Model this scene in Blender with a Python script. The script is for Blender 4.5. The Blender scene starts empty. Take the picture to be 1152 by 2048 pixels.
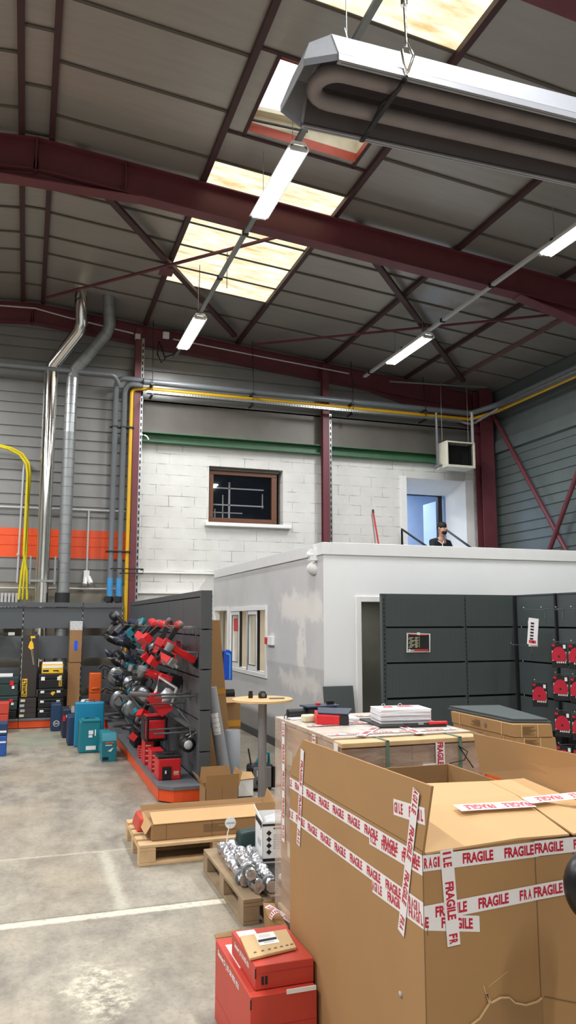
import bpy, math, random
from mathutils import Vector, Matrix, Euler
sc = bpy.context.scene
COL = sc.collection
random.seed(7)

# ------------------------------------------------------------------ camera, world, exposure
CAM_H = 1.75
_f, _dy = 1539.0, 216.0
PSI = math.atan(526 / math.hypot(_f, _dy)); PIT = math.atan(_dy / _f)
Fv = Vector((math.sin(PSI) * math.cos(PIT), math.cos(PSI) * math.cos(PIT), math.sin(PIT)))
Rv = Vector((math.cos(PSI), -math.sin(PSI), 0)); Uv = Rv.cross(Fv)
cam_d = bpy.data.cameras.new('camera'); cam = bpy.data.objects.new('camera', cam_d); COL.objects.link(cam)
cam_d.sensor_fit = 'VERTICAL'; cam_d.sensor_height = 36; cam_d.lens = 36 * _f / 2048
cam.matrix_world = Matrix(((Rv.x, Uv.x, -Fv.x, 0), (Rv.y, Uv.y, -Fv.y, 0), (Rv.z, Uv.z, -Fv.z, CAM_H), (0, 0, 0, 1)))
cam_d.clip_start = 0.05
sc.camera = cam
w = bpy.data.worlds.new('sky'); sc.world = w; w.use_nodes = True
w.node_tree.nodes['Background'].inputs[0].default_value = (0.86, 0.93, 1.0, 1)
w.node_tree.nodes['Background'].inputs[1].default_value = 1.6
sc.view_settings.view_transform = 'Standard'; sc.view_settings.look = 'None'
sc.view_settings.exposure = 0.4; sc.view_settings.gamma = 1; sc.view_settings.use_curve_mapping = False
LAMP_W = 92.0        # light output of one ceiling tube fitting
sc.cycles.max_bounces = 8; sc.cycles.transparent_max_bounces = 12
sc.cycles.sample_clamp_indirect = 6

# ------------------------------------------------------------------ materials
def lin(c):
    return tuple(((x / 255) / 12.92 if x / 255 <= 0.04045 else (((x / 255) + 0.055) / 1.055) ** 2.4) for x in c) + (1,)
MATS = {}
def mat(name, rgb, rough=0.6, metal=0.0, var=0.08, scale=6.0, bump=0.0, stretch=(1, 1, 1), emis=0, alpha=1, spec=0.5):
    if name in MATS: return MATS[name]
    m = bpy.data.materials.new(name); m.use_nodes = True; nt = m.node_tree; b = nt.nodes['Principled BSDF']
    c = lin(rgb)
    tc = nt.nodes.new('ShaderNodeTexCoord'); mp = nt.nodes.new('ShaderNodeMapping'); mp.inputs['Scale'].default_value = stretch
    nz = nt.nodes.new('ShaderNodeTexNoise'); nz.inputs['Scale'].default_value = scale; nz.inputs['Detail'].default_value = 6
    nt.links.new(tc.outputs['Object'], mp.inputs[0]); nt.links.new(mp.outputs[0], nz.inputs['Vector'])
    mx = nt.nodes.new('ShaderNodeMix'); mx.data_type = 'RGBA'
    rmp = nt.nodes.new('ShaderNodeMapRange'); rmp.inputs[1].default_value = .3; rmp.inputs[2].default_value = .7
    nt.links.new(nz.outputs['Fac'], rmp.inputs[0]); nt.links.new(rmp.outputs[0], mx.inputs[0])
    mx.inputs[6].default_value = tuple(x * (1 - var) for x in c[:3]) + (1,)
    mx.inputs[7].default_value = tuple(min(1, x * (1 + var)) for x in c[:3]) + (1,)
    nt.links.new(mx.outputs[2], b.inputs['Base Color'])
    b.inputs['Roughness'].default_value = rough; b.inputs['Metallic'].default_value = metal; b.inputs['Specular IOR Level'].default_value = spec
    if emis: b.inputs['Emission Color'].default_value = c; b.inputs['Emission Strength'].default_value = emis
    if bump:
        bp = nt.nodes.new('ShaderNodeBump'); bp.inputs['Strength'].default_value = bump; bp.inputs['Distance'].default_value = .01
        nt.links.new(nz.outputs['Fac'], bp.inputs['Height']); nt.links.new(bp.outputs[0], b.inputs['Normal'])
    MATS[name] = m; return m

def N(nt, t, **k):
    n = nt.nodes.new(t)
    for a, v in k.items(): setattr(n, a, v)
    return n
def math_n(nt, op, a, b=None):
    n = N(nt, 'ShaderNodeMath', operation=op)
    for i, x in enumerate((a, b)):
        if x is None: continue
        if isinstance(x, (int, float)): n.inputs[i].default_value = x
        else: nt.links.new(x, n.inputs[i])
    return n.outputs[0]
def mixc(nt, fac, a, b):
    n = N(nt, 'ShaderNodeMix', data_type='RGBA')
    for i, x in ((0, fac), (6, a), (7, b)):
        if isinstance(x, (int, float, tuple)): n.inputs[i].default_value = x
        else: nt.links.new(x, n.inputs[i])
    return n.outputs[2]
def ramp(nt, x, lo, hi):
    n = N(nt, 'ShaderNodeMapRange'); n.inputs[1].default_value = lo; n.inputs[2].default_value = hi
    nt.links.new(x, n.inputs[0]); return n.outputs[0]
def noise(nt, vec, scale, detail=6, rough=.55):
    n = N(nt, 'ShaderNodeTexNoise'); n.inputs['Scale'].default_value = scale; n.inputs['Detail'].default_value = detail
    n.inputs['Roughness'].default_value = rough; nt.links.new(vec, n.inputs['Vector']); return n.outputs['Fac']
def band(nt, x, lo, hi, soft):
    return math_n(nt, 'MULTIPLY', ramp(nt, x, lo - soft, lo + soft), ramp(nt, x, hi + soft, hi - soft))

def floor_material():
    m = bpy.data.materials.new('worn_concrete'); m.use_nodes = True; nt = m.node_tree; b = nt.nodes['Principled BSDF']
    tc = N(nt, 'ShaderNodeTexCoord'); P = tc.outputs['Object']; s = N(nt, 'ShaderNodeSeparateXYZ'); nt.links.new(P, s.inputs[0])
    mp = N(nt, 'ShaderNodeMapping'); mp.inputs['Scale'].default_value = (1, .55, 1); nt.links.new(P, mp.inputs[0])
    big = noise(nt, mp.outputs[0], .9); mid = noise(nt, mp.outputs[0], 3.6, 10, .72); fine = noise(nt, P, 34, 8, .7)
    wob = math_n(nt, 'MULTIPLY', math_n(nt, 'SUBTRACT', noise(nt, P, 22), .5), .03)
    X = math_n(nt, 'ADD', s.outputs[0], wob); Y = math_n(nt, 'ADD', s.outputs[1], wob)
    c = mixc(nt, ramp(nt, mid, .3, .72), lin((112, 107, 97)), lin((184, 177, 162)))
    c = mixc(nt, math_n(nt, 'MULTIPLY', ramp(nt, big, .4, .75), .6), c, lin((160, 142, 112)))
    c = mixc(nt, math_n(nt, 'MULTIPLY', ramp(nt, fine, .5, .72), .55), c, lin((104, 100, 91)))
    # dark scuffs
    sc1 = N(nt, 'ShaderNodeMapping'); sc1.inputs['Scale'].default_value = (1.2, 5, 1); nt.links.new(P, sc1.inputs[0])
    scuff = ramp(nt, noise(nt, sc1.outputs[0], 1.6, 8, .7), .63, .70)
    c = mixc(nt, math_n(nt, 'MULTIPLY', scuff, .7), c, lin((96, 91, 84)))
    # light marks: two painted joint lines, a short strip, a pale spill and a green-grey patch
    wear = ramp(nt, noise(nt, P, 30, 6, .7), .3, .5)
    line = math_n(nt, 'MAXIMUM', band(nt, Y, 4.955, 5.035, .012), math_n(nt, 'MULTIPLY', band(nt, Y, 6.30, 6.33, .012), .4))
    c = mixc(nt, math_n(nt, 'MULTIPLY', math_n(nt, 'MULTIPLY', line, wear), .85), c, lin((226, 220, 196)))
    c = mixc(nt, math_n(nt, 'MULTIPLY', band(nt, s.outputs[1], 5.045, 5.055, .004), .8), c, lin((95, 90, 80)))
    strip = math_n(nt, 'MULTIPLY', band(nt, X, .61, .68, .02), band(nt, Y, 5.05, 6.3, .02))
    c = mixc(nt, math_n(nt, 'MULTIPLY', math_n(nt, 'MULTIPLY', strip, wear), .45), c, lin((204, 203, 186)))
    dx = math_n(nt, 'DIVIDE', math_n(nt, 'SUBTRACT', s.outputs[0], .43), .19); dy = math_n(nt, 'DIVIDE', math_n(nt, 'SUBTRACT', s.outputs[1], 4.05), .30)
    r = math_n(nt, 'ADD', math_n(nt, 'MULTIPLY', dx, dx), math_n(nt, 'MULTIPLY', dy, dy))
    r = math_n(nt, 'ADD', r, math_n(nt, 'MULTIPLY', math_n(nt, 'SUBTRACT', noise(nt, P, 4, 8, .7), .5), 5.0))
    blot = ramp(nt, noise(nt, P, 17, 9, .78), .44, .6)
    c = mixc(nt, math_n(nt, 'MULTIPLY', math_n(nt, 'MULTIPLY', ramp(nt, r, 1.3, .3), blot), .85), c, lin((226, 219, 194)))
    gp = math_n(nt, 'MULTIPLY', band(nt, X, -.05, .55, .12), band(nt, Y, 11.5, 13.0, .25))
    c = mixc(nt, math_n(nt, 'MULTIPLY', gp, .6), c, lin((140, 150, 132)))
    nt.links.new(c, b.inputs['Base Color'])
    nt.links.new(ramp(nt, mid, .1, 1.6), b.inputs['Roughness']); b.inputs['Roughness'].default_value = .5
    rr = N(nt, 'ShaderNodeMapRange'); rr.inputs[3].default_value = .38; rr.inputs[4].default_value = .7; nt.links.new(mid, rr.inputs[0]); nt.links.new(rr.outputs[0], b.inputs['Roughness'])
    bp = N(nt, 'ShaderNodeBump'); bp.inputs['Strength'].default_value = .15; bp.inputs['Distance'].default_value = .01; nt.links.new(fine, bp.inputs['Height']); nt.links.new(bp.outputs[0], b.inputs['Normal'])
    return m

def block_material():
    m = bpy.data.materials.new('painted_blockwork'); m.use_nodes = True; nt = m.node_tree; b = nt.nodes['Principled BSDF']
    tc = N(nt, 'ShaderNodeTexCoord'); s = N(nt, 'ShaderNodeSeparateXYZ'); nt.links.new(tc.outputs['Object'], s.inputs[0])
    cb = N(nt, 'ShaderNodeCombineXYZ'); nt.links.new(s.outputs[0], cb.inputs[0]); nt.links.new(s.outputs[2], cb.inputs[1])
    br = N(nt, 'ShaderNodeTexBrick'); br.inputs['Scale'].default_value = 1; br.inputs['Brick Width'].default_value = .5; br.inputs['Row Height'].default_value = .205
    br.inputs['Mortar Size'].default_value = .006; br.inputs['Mortar Smooth'].default_value = .3; br.offset = .5
    nt.links.new(cb.outputs[0], br.inputs['Vector'])
    n1 = noise(nt, tc.outputs['Object'], 2.2); n2 = noise(nt, tc.outputs['Object'], 28)
    c = mixc(nt, ramp(nt, n1, .3, .7), lin((208, 207, 201)), lin((222, 221, 216)))
    mort = math_n(nt, 'MULTIPLY', br.outputs['Fac'], ramp(nt, noise(nt, tc.outputs['Object'], 3.1), .46, .62))
    c = mixc(nt, math_n(nt, 'MULTIPLY', mort, .75), c, lin((95, 90, 84)))
    chips = ramp(nt, noise(nt, tc.outputs['Object'], 9, 8, .75), .72, .76)
    c = mixc(nt, math_n(nt, 'MULTIPLY', chips, .35), c, lin((150, 146, 138)))
    nt.links.new(c, b.inputs['Base Color']); b.inputs['Roughness'].default_value = .75
    bp = N(nt, 'ShaderNodeBump'); bp.inputs['Strength'].default_value = .5; bp.inputs['Distance'].default_value = .01
    h = math_n(nt, 'SUBTRACT', math_n(nt, 'MULTIPLY', n2, .3), br.outputs['Fac']); nt.links.new(h, bp.inputs['Height']); nt.links.new(bp.outputs[0], b.inputs['Normal'])
    return m

def plaster_material():     # office side wall: grey with patches of fresh filler
    m = bpy.data.materials.new('filled_plasterboard'); m.use_nodes = True; nt = m.node_tree; b = nt.nodes['Principled BSDF']
    tc = N(nt, 'ShaderNodeTexCoord'); P = tc.outputs['Object']; s = N(nt, 'ShaderNodeSeparateXYZ'); nt.links.new(P, s.inputs[0])
    wob = math_n(nt, 'MULTIPLY', math_n(nt, 'SUBTRACT', noise(nt, P, 3.5, 8, .7), .5), 1.1)
    Y = math_n(nt, 'ADD', s.outputs[1], wob); Z = math_n(nt, 'ADD', s.outputs[2], math_n(nt, 'MULTIPLY', wob, .5))
    a1 = math_n(nt, 'MULTIPLY', band(nt, Y, 8.8, 10.35, .1), band(nt, Z, 1.75, 2.08, .05))
    a2 = math_n(nt, 'MULTIPLY', band(nt, Y, 9.35, 9.62, .06), band(nt, Z, .95, 1.9, .05))
    a3 = math_n(nt, 'MULTIPLY', band(nt, Y, 8.9, 10.3, .1), band(nt, Z, .86, 1.05, .05))
    k = math_n(nt, 'MULTIPLY', math_n(nt, 'MAXIMUM', math_n(nt, 'MAXIMUM', a1, a2), a3), .8)
    base = mixc(nt, ramp(nt, noise(nt, P, 1.4), .3, .7), lin((196, 195, 194)), lin((208, 207, 206)))
    nt.links.new(mixc(nt, k, base, lin((236, 231, 222))), b.inputs['Base Color']); b.inputs['Roughness'].default_value = .65
    return m

def rooflight_material(name, a, bb):
    m = bpy.data.materials.new(name); m.use_nodes = True; nt = m.node_tree
    nt.nodes.remove(nt.nodes['Principled BSDF']); out = nt.nodes['Material Output']
    tc = N(nt, 'ShaderNodeTexCoord'); mp = N(nt, 'ShaderNodeMapping'); mp.inputs['Scale'].default_value = (.7, 3, 1); nt.links.new(tc.outputs['Object'], mp.inputs[0])
    c = mixc(nt, ramp(nt, noise(nt, mp.outputs[0], 2.6, 8, .65), .32, .68), lin(a), lin(bb))
    t = N(nt, 'ShaderNodeBsdfTranslucent'); d = N(nt, 'ShaderNodeBsdfDiffuse'); mx = N(nt, 'ShaderNodeMixShader'); mx.inputs[0].default_value = .12
    nt.links.new(c, t.inputs[0]); nt.links.new(c, d.inputs[0]); nt.links.new(t.outputs[0], mx.inputs[1]); nt.links.new(d.outputs[0], mx.inputs[2]); nt.links.new(mx.outputs[0], out.inputs[0])
    return m

def glass_material(name, tint, opac=.25, rough=.03):
    m = bpy.data.materials.new(name); m.use_nodes = True; nt = m.node_tree
    b = nt.nodes['Principled BSDF']; b.inputs['Base Color'].default_value = lin(tint); b.inputs['Roughness'].default_value = rough
    tr = N(nt, 'ShaderNodeBsdfTransparent'); mx = N(nt, 'ShaderNodeMixShader'); mx.inputs[0].default_value = opac
    nt.links.new(tr.outputs[0], mx.inputs[1]); nt.links.new(b.outputs[0], mx.inputs[2]); nt.links.new(mx.outputs[0], nt.nodes['Material Output'].inputs[0])
    return m

def film_material(name, opac, tint=(225, 215, 205), scale=9):
    m = bpy.data.materials.new(name); m.use_nodes = True; nt = m.node_tree
    b = nt.nodes['Principled BSDF']; b.inputs['Base Color'].default_value = lin(tint); b.inputs['Roughness'].default_value = .18
    tc = N(nt, 'ShaderNodeTexCoord'); mp = N(nt, 'ShaderNodeMapping'); mp.inputs['Rotation'].default_value = (.5, .6, .4); mp.inputs['Scale'].default_value = (1, 1, 3.2); nt.links.new(tc.outputs['Object'], mp.inputs[0])
    n = noise(nt, mp.outputs[0], scale, 6, .6)
    bp = N(nt, 'ShaderNodeBump'); bp.inputs['Strength'].default_value = .6; bp.inputs['Distance'].default_value = .02; nt.links.new(n, bp.inputs['Height']); nt.links.new(bp.outputs[0], b.inputs['Normal'])
    tr = N(nt, 'ShaderNodeBsdfTransparent'); mx = N(nt, 'ShaderNodeMixShader')
    f = N(nt, 'ShaderNodeMapRange'); f.inputs[1].default_value = .35; f.inputs[2].default_value = .75; f.inputs[3].default_value = opac * .75; f.inputs[4].default_value = min(1, opac * 1.3); nt.links.new(n, f.inputs[0])
    nt.links.new(f.outputs[0], mx.inputs[0]); nt.links.new(tr.outputs[0], mx.inputs[1]); nt.links.new(b.outputs[0], mx.inputs[2]); nt.links.new(mx.outputs[0], nt.nodes['Material Output'].inputs[0])
    return m

M = dict(
    floor=floor_material(), block=block_material(), plaster=plaster_material(),
    rooflight=rooflight_material('yellowed_rooflight', (204, 168, 114), (254, 240, 212)), dome=rooflight_material('skylight_dome', (255, 255, 255), (250, 252, 255)),
    ceiling=mat('coated_roof_panel', (166, 162, 155), .36, .45, .05, 2.5, stretch=(.6, 5, 1)), joint=mat('panel_joint', (88, 82, 74), .7),
    red_steel=mat('oxide_red_steel', (102, 48, 55), .5, 0, .12, 3), dark_steel=mat('dark_purlin', (66, 40, 42), .55, 0, .1, 4), brown_steel=mat('brown_tray', (112, 84, 80), .5),
    corr=mat('grey_cladding', (138, 138, 136), .38, .35, .06, 2.5), orange=mat('orange_cladding', (238, 84, 30), .45, 0, .04), greenclad=mat('green_grey_cladding', (108, 118, 116), .42, .3, .06, 2.5),
    band=mat('dusty_grey_sheet', (106, 102, 95), .5, .2, .12, 2), green=mat('green_beam', (62, 104, 72), .5, 0, .1), plinth=mat('beige_plinth', (150, 143, 128), .8, 0, .12),
    white_wall=mat('white_plasterboard', (236, 238, 238), .65, 0, .02, 1.2), white=mat('white_paint', (236, 236, 233), .5, 0, .02), fascia=mat('white_fascia', (224, 224, 222), .45, 0, .02),
    beige=mat('beige_interior', (206, 196, 176), .8, 0, .03), darkroom=mat('dim_interior', (128, 130, 122), .8, 0, .05), bluewhite=mat('pale_blue_interior', (205, 216, 232), .7, 0, .03),
    brownwood=mat('brown_window_frame', (104, 62, 36), .45, 0, .15, 8, stretch=(1, 1, 6)), black=mat('black_plastic', (22, 22, 24), .45, 0, .1), rubber=mat('black_rubber', (14, 14, 15), .35),
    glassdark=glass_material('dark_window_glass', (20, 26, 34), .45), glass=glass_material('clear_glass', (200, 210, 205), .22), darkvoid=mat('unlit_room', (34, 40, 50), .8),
    chrome=mat('polished_steel', (225, 222, 215), .12, 1, .03), galv=mat('galvanised_steel', (168, 172, 172), .33, .85, .1, 9), galvdark=mat('weathered_zinc', (140, 144, 143), .45, .6, .08, 9), pipegrey=mat('grey_pipe', (114, 119, 122), .4, .2, .05), yellow=mat('yellow_gas_pipe', (208, 162, 22), .4, 0, .05), hose=mat('yellow_hose', (208, 192, 30), .5),
    blue=mat('blue_pipe_end', (62, 142, 196), .4), lightgrey=mat('light_grey_metal', (196, 197, 197), .4, .15, .03), heater=mat('heater_hood', (164, 166, 171), .38, .35, .03), heatershade=mat('heater_inside_shade', (88, 82, 84), .5, .2, .06), tubegrey=mat('radiant_tube', (138, 130, 131), .5, .2, .1),
    shelf=mat('anthracite_shelf', (78, 82, 85), .48, 0, .04, 3), shelfdark=mat('dark_slots', (26, 27, 28), .6), kick=mat('orange_kickplate', (226, 80, 28), .4, 0, .03), shelfgreen=mat('slate_shelf', (72, 80, 80), .5, 0, .04, 3), deck=mat('shelf_deck', (104, 108, 112), .4, 0, .04),
    card=mat('corrugated_cardboard', (164, 125, 80), .8, 0, .04, 3, .05), carddark=mat('cardboard_brown', (150, 114, 74), .8, 0, .05, 3, .05), cardlight=mat('kraft_inside', (196, 158, 110), .8, 0, .03, 3), edge=mat('cardboard_edge', (205, 172, 126), .85), kraft=mat('kraft_envelope', (202, 172, 126), .75, 0, .03),
    tape=mat('white_tape', (230, 226, 224), .35, 0, .02), tapered=mat('red_tape_print', (186, 22, 52), .45, 0, .03), wood=mat('pallet_pine', (200, 167, 124), .75, 0, .16, 7, stretch=(1, 1, 1)), woodgrey=mat('weathered_pallet', (150, 128, 100), .8, 0, .18, 7), beech=mat('beech_top', (222, 184, 132), .4, 0, .06, 5, stretch=(1, 6, 1)),
    redbox=mat('red_carton', (192, 66, 50), .5, 0, .03), red=mat('tool_red', (204, 28, 36), .38, 0, .06), teal=mat('tool_teal', (16, 116, 128), .4, 0, .08), tealcase=mat('teal_case', (14, 118, 132), .45, 0, .05), bluecase=mat('blue_teal_case', (18, 132, 170), .45, 0, .05), navy=mat('tool_navy', (30, 44, 66), .45, 0, .1), navycase=mat('navy_case', (28, 58, 92), .5, 0, .06), greencase=mat('dark_green_case', (34, 58, 56), .5, 0, .05),
    orangecase=mat('orange_case', (222, 98, 34), .45), dyellow=mat('case_yellow', (236, 190, 40), .5), darkbox=mat('dark_brown_box', (52, 46, 44), .5), paper=mat('paper', (236, 234, 236), .7, 0, .02), papergrey=mat('printed_grey', (178, 178, 182), .7), ink=mat('black_ink', (30, 30, 32), .7), inkgrey=mat('grey_ink', (110, 108, 106), .7), inkbrown=mat('brown_ink', (112, 88, 60), .8), pinkred=mat('red_print', (206, 58, 56), .6),
    foil=mat('silver_foil', (205, 208, 212), .2, .9, .2, 26, 1.0), greyroll=mat('grey_vinyl', (150, 153, 156), .55, 0, .03), cyan=mat('bright_blue_acrylic', (30, 90, 230), .25, 0, .1), cyanlight=mat('light_blue_edge', (90, 190, 255), .3), steel=mat('grey_steel_pole', (140, 138, 140), .35, .5, .05), tan=mat('brown_parcel_tape', (196, 140, 40), .3),
    skin=mat('skin', (186, 138, 112), .55), hair=mat('dark_hair', (28, 24, 24), .7), cloth=mat('dark_navy_sweater', (26, 34, 40), .85, 0, .1, 30), trousers=mat('dark_trousers', (34, 36, 42), .85), strap=mat('green_strap', (96, 122, 104), .5), baseboard=mat('grey_skirting', (92, 94, 96), .5), cream=mat('cream_metal', (212, 208, 190), .45), ivory=mat('ivory_curb', (226, 216, 186), .6), redcurb=mat('red_curb_trim', (196, 88, 64), .5),
    film=film_material('stretch_film', .34, (238, 216, 200), 5), filmtop=film_material('stretch_film_top', .8, (238, 228, 214), 14), bubble=film_material('clear_wrap', .7, (235, 238, 240), 30), silverdisc=mat('saw_steel', (150, 152, 154), .3, .8, .08), orangevest=mat('orange_vest', (255, 96, 20), .6), label=mat('pale_label', (206, 204, 170), .6),
)
def emit(name, rgb, s):
    m = bpy.data.materials.new(name); m.use_nodes = True; b = m.node_tree.nodes['Principled BSDF']
    b.inputs['Base Color'].default_value = lin((250, 250, 250)); b.inputs['Emission Color'].default_value = lin(rgb); b.inputs['Emission Strength'].default_value = s; return m
M['tube'] = emit('lit_fluorescent_tube', (244, 249, 255), 7)

# ------------------------------------------------------------------ mesh helpers
class MB:
    def __init__(s): s.v = []; s.f = []; s.m = []; s.s = []
    def add(s, vs, fs, m=0, smooth=False):
        o = len(s.v); s.v += [Vector(p) for p in vs]
        for f in fs: s.f.append([i + o for i in f]); s.m.append(m); s.s.append(smooth)
        return s
    def hexa(s, p, m=0):      # 8 points: bottom loop then top loop
        return s.add(p, [(3, 2, 1, 0), (4, 5, 6, 7), (0, 1, 5, 4), (1, 2, 6, 5), (2, 3, 7, 6), (3, 0, 4, 7)], m)
    def box(s, x0, y0, z0, x1, y1, z1, m=0):
        return s.hexa([(x0, y0, z0), (x1, y0, z0), (x1, y1, z0), (x0, y1, z0), (x0, y0, z1), (x1, y0, z1), (x1, y1, z1), (x0, y1, z1)], m)
    def bar(s, a, b, wd, ht, m=0, up=(0, 0, 1)):
        a = Vector(a); b = Vector(b); d = (b - a).normalized(); u = Vector(up)
        if abs(d.dot(u)) > .98: u = Vector((1, 0, 0))
        r = d.cross(u).normalized(); u = r.cross(d); r = r * wd / 2; u = u * ht / 2
        return s.hexa([a - r - u, a + r - u, b + r - u, b - r - u, a - r + u, a + r + u, b + r + u, b - r + u], m)
    def quad(s, p, m=0): return s.add(p, [tuple(range(len(p)))], m)
    def slab(s, pts, vec, m=0):     # polygon extruded by vec
        n = len(pts); v = [Vector(p) for p in pts]; v2 = [p + Vector(vec) for p in v]
        fs = [tuple(range(n))[::-1], tuple(range(n, 2 * n))] + [(i, (i + 1) % n, (i + 1) % n + n, i + n) for i in range(n)]
        return s.add(v + v2, fs, m)
    def tube(s, path, r, n=10, m=0, caps=True, smooth=True, radii=None):
        P = [Vector(p) for p in path]; rings = []; k = len(P); ref = None
        for i, p in enumerate(P):
            t = (P[min(i + 1, k - 1)] - P[max(i - 1, 0)])
            t = t.normalized() if t.length > 1e-9 else Vector((0, 0, 1))
            if ref is None:
                ref = Vector((0, 0, 1)) if abs(t.z) < .9 else Vector((1, 0, 0))
            a = t.cross(ref)
            if a.length < 1e-4: a = t.cross(Vector((0, 1, 0)))
            a.normalize(); b = t.cross(a); ref = -b if False else ref
            rr = radii[i] if radii else r
            if 0 < i < k - 1:
                c = (P[i] - P[i - 1]).normalized().dot((P[i + 1] - P[i]).normalized()); 
            rings.append([p + (a * math.cos(2 * math.pi * j / n) + b * math.sin(2 * math.pi * j / n)) * rr for j in range(n)])
        o = [q for g in rings for q in g]; fs = []
        for i in range(k - 1):
            for j in range(n): fs.append((i * n + j, i * n + (j + 1) % n, (i + 1) * n + (j + 1) % n, (i + 1) * n + j))
        s.add(o, fs, m, smooth)
        if caps: s.add(rings[0], [tuple(range(n))], m); s.add(rings[-1], [tuple(range(n))[::-1]], m)
        return s
    def lathe(s, prof, c=(0, 0, 0), n=24, m=0, axis='z', smooth=True):
        c = Vector(c); pts = []
        for r, h in prof:
            for j in range(n):
                a = 2 * math.pi * j / n; x, y = r * math.cos(a), r * math.sin(a)
                pts.append(c + (Vector((x, y, h)) if axis == 'z' else Vector((h, x, y)) if axis == 'x' else Vector((x, h, y))))
        fs = [(i * n + j, i * n + (j + 1) % n, (i + 1) * n + (j + 1) % n, (i + 1) * n + j) for i in range(len(prof) - 1) for j in range(n)]
        s.add(pts, fs, m, smooth)
        s.add(pts[:n], [tuple(range(n))], m); s.add(pts[-n:], [tuple(range(n))], m); return s
    def ball(s, c, r, m=0, n=14, k=9):
        rx, ry, rz = r if isinstance(r, tuple) else (r, r, r); c = Vector(c); pts = []; fs = []
        for i in range(k + 1):
            t = math.pi * i / k
            for j in range(n):
                a = 2 * math.pi * j / n; pts.append(c + Vector((rx * math.sin(t) * math.cos(a), ry * math.sin(t) * math.sin(a), rz * math.cos(t))))
        for i in range(k):
            for j in range(n): fs.append((i * n + j, i * n + (j + 1) % n, (i + 1) * n + (j + 1) % n, (i + 1) * n + j))
        return s.add(pts, fs, m, True)
    def text(s, txt, o, e1, e2, h, m=0, width=None, lift=0.0, condense=.62):
        vs, fs, (W, H) = text_shape(txt); e1 = Vector(e1).normalized(); e2 = Vector(e2).normalized(); nrm = e1.cross(e2) * lift; o = Vector(o) + nrm
        sx = (width / W) if width else h / H * condense; sy = h / H
        return s.add([o + e1 * (x * sx) + e2 * (y * sy) for x, y in vs], fs, m)
    def build(s, name, mats, parent=None, bevel=0, seg=2, local=False, label=None):
        me = bpy.data.meshes.new(name); vs = s.v
        if parent is not None and not local:
            root = parent
            while root.parent: root = root.parent
            Mi = (Matrix.Translation(root.location) @ root.rotation_euler.to_matrix().to_4x4()).inverted(); vs = [Mi @ p for p in vs]
        me.from_pydata([tuple(p) for p in vs], [], s.f)
        if not isinstance(mats, (list, tuple)): mats = [mats]
        for x in mats: me.materials.append(M[x] if isinstance(x, str) else x)
        for p, k, sm in zip(me.polygons, s.m, s.s): p.material_index = k; p.use_smooth = sm
        me.update()
        ob = bpy.data.objects.new(name, me); COL.objects.link(ob)
        if parent is not None: ob.parent = parent
        if bevel:
            b = ob.modifiers.new('bevel', 'BEVEL'); b.width = bevel; b.segments = seg; b.limit_method = 'ANGLE'; b.angle_limit = math.radians(40)
        if label: ob['label'] = label
        return ob
_TX = {}
def text_shape(t):
    if t in _TX: return _TX[t]
    c = bpy.data.curves.new('lettering', 'FONT'); c.body = t; c.size = 1; c.offset = .04; c.resolution_u = 3
    o = bpy.data.objects.new('lettering', c); COL.objects.link(o); dg = bpy.context.evaluated_depsgraph_get()
    me = bpy.data.meshes.new_from_object(o.evaluated_get(dg)); vs = [(v.co.x, v.co.y) for v in me.vertices]; fs = [tuple(p.vertices) for p in me.polygons]
    COL.objects.unlink(o); bpy.data.objects.remove(o); bpy.data.curves.remove(c); bpy.data.meshes.remove(me)
    x0 = min(v[0] for v in vs); y0 = min(v[1] for v in vs); vs = [(x - x0, y - y0) for x, y in vs]
    _TX[t] = (vs, fs, (max(v[0] for v in vs), max(v[1] for v in vs))); return _TX[t]

def tag(o, label, cat, group=None, kind=None):
    o['label'] = label; o['category'] = cat
    if group: o['group'] = group
    if kind: o['kind'] = kind
    return o
def thing(name, label, cat, loc=(0, 0, 0), rot=(0, 0, 0), group=None):
    o = bpy.data.objects.new(name, None); o.empty_display_size = .1; COL.objects.link(o); o.location = loc; o.rotation_euler = rot
    return tag(o, label, cat, group)
def solo(mb, name, mats, label, cat, group=None, bevel=0):
    return tag(mb.build(name, mats, None, bevel), label, cat, group)
def struct(mb, name, mats, parent=None, bevel=0):
    o = mb.build(name, mats, parent, bevel)
    if parent is None: o['kind'] = 'structure'
    return o
def clone(o, parent=None):
    c = o.copy(); COL.objects.link(c)
    if parent is not None: c.parent = parent
    for ch in [x for x in KIDS(o)]: clone(ch, c)
    return c
def KIDS(o): return [x for x in COL.objects if x.parent == o]
def arc(c, r, a0, a1, e1, e2, n=8):
    c = Vector(c); e1 = Vector(e1); e2 = Vector(e2)
    return [c + (e1 * math.cos(a0 + (a1 - a0) * i / n) + e2 * math.sin(a0 + (a1 - a0) * i / n)) * r for i in range(n + 1)]
ORD = 'first second third fourth fifth sixth seventh eighth ninth tenth eleventh twelfth thirteenth'.split()
XP, YP, ZP = Vector((1, 0, 0)), Vector((0, 1, 0)), Vector((0, 0, 1))

# ------------------------------------------------------------------ the hall
YB, XR, XL, YF = 14.5, 9.65, -9.9, -6.0
def zp(x): return 7.66 - .09 * abs(x + .12)        # underside of the roof panels
struct(MB().box(XL, YF, -.15, XR, YB + 3, 0), 'floor', 'floor')

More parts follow.
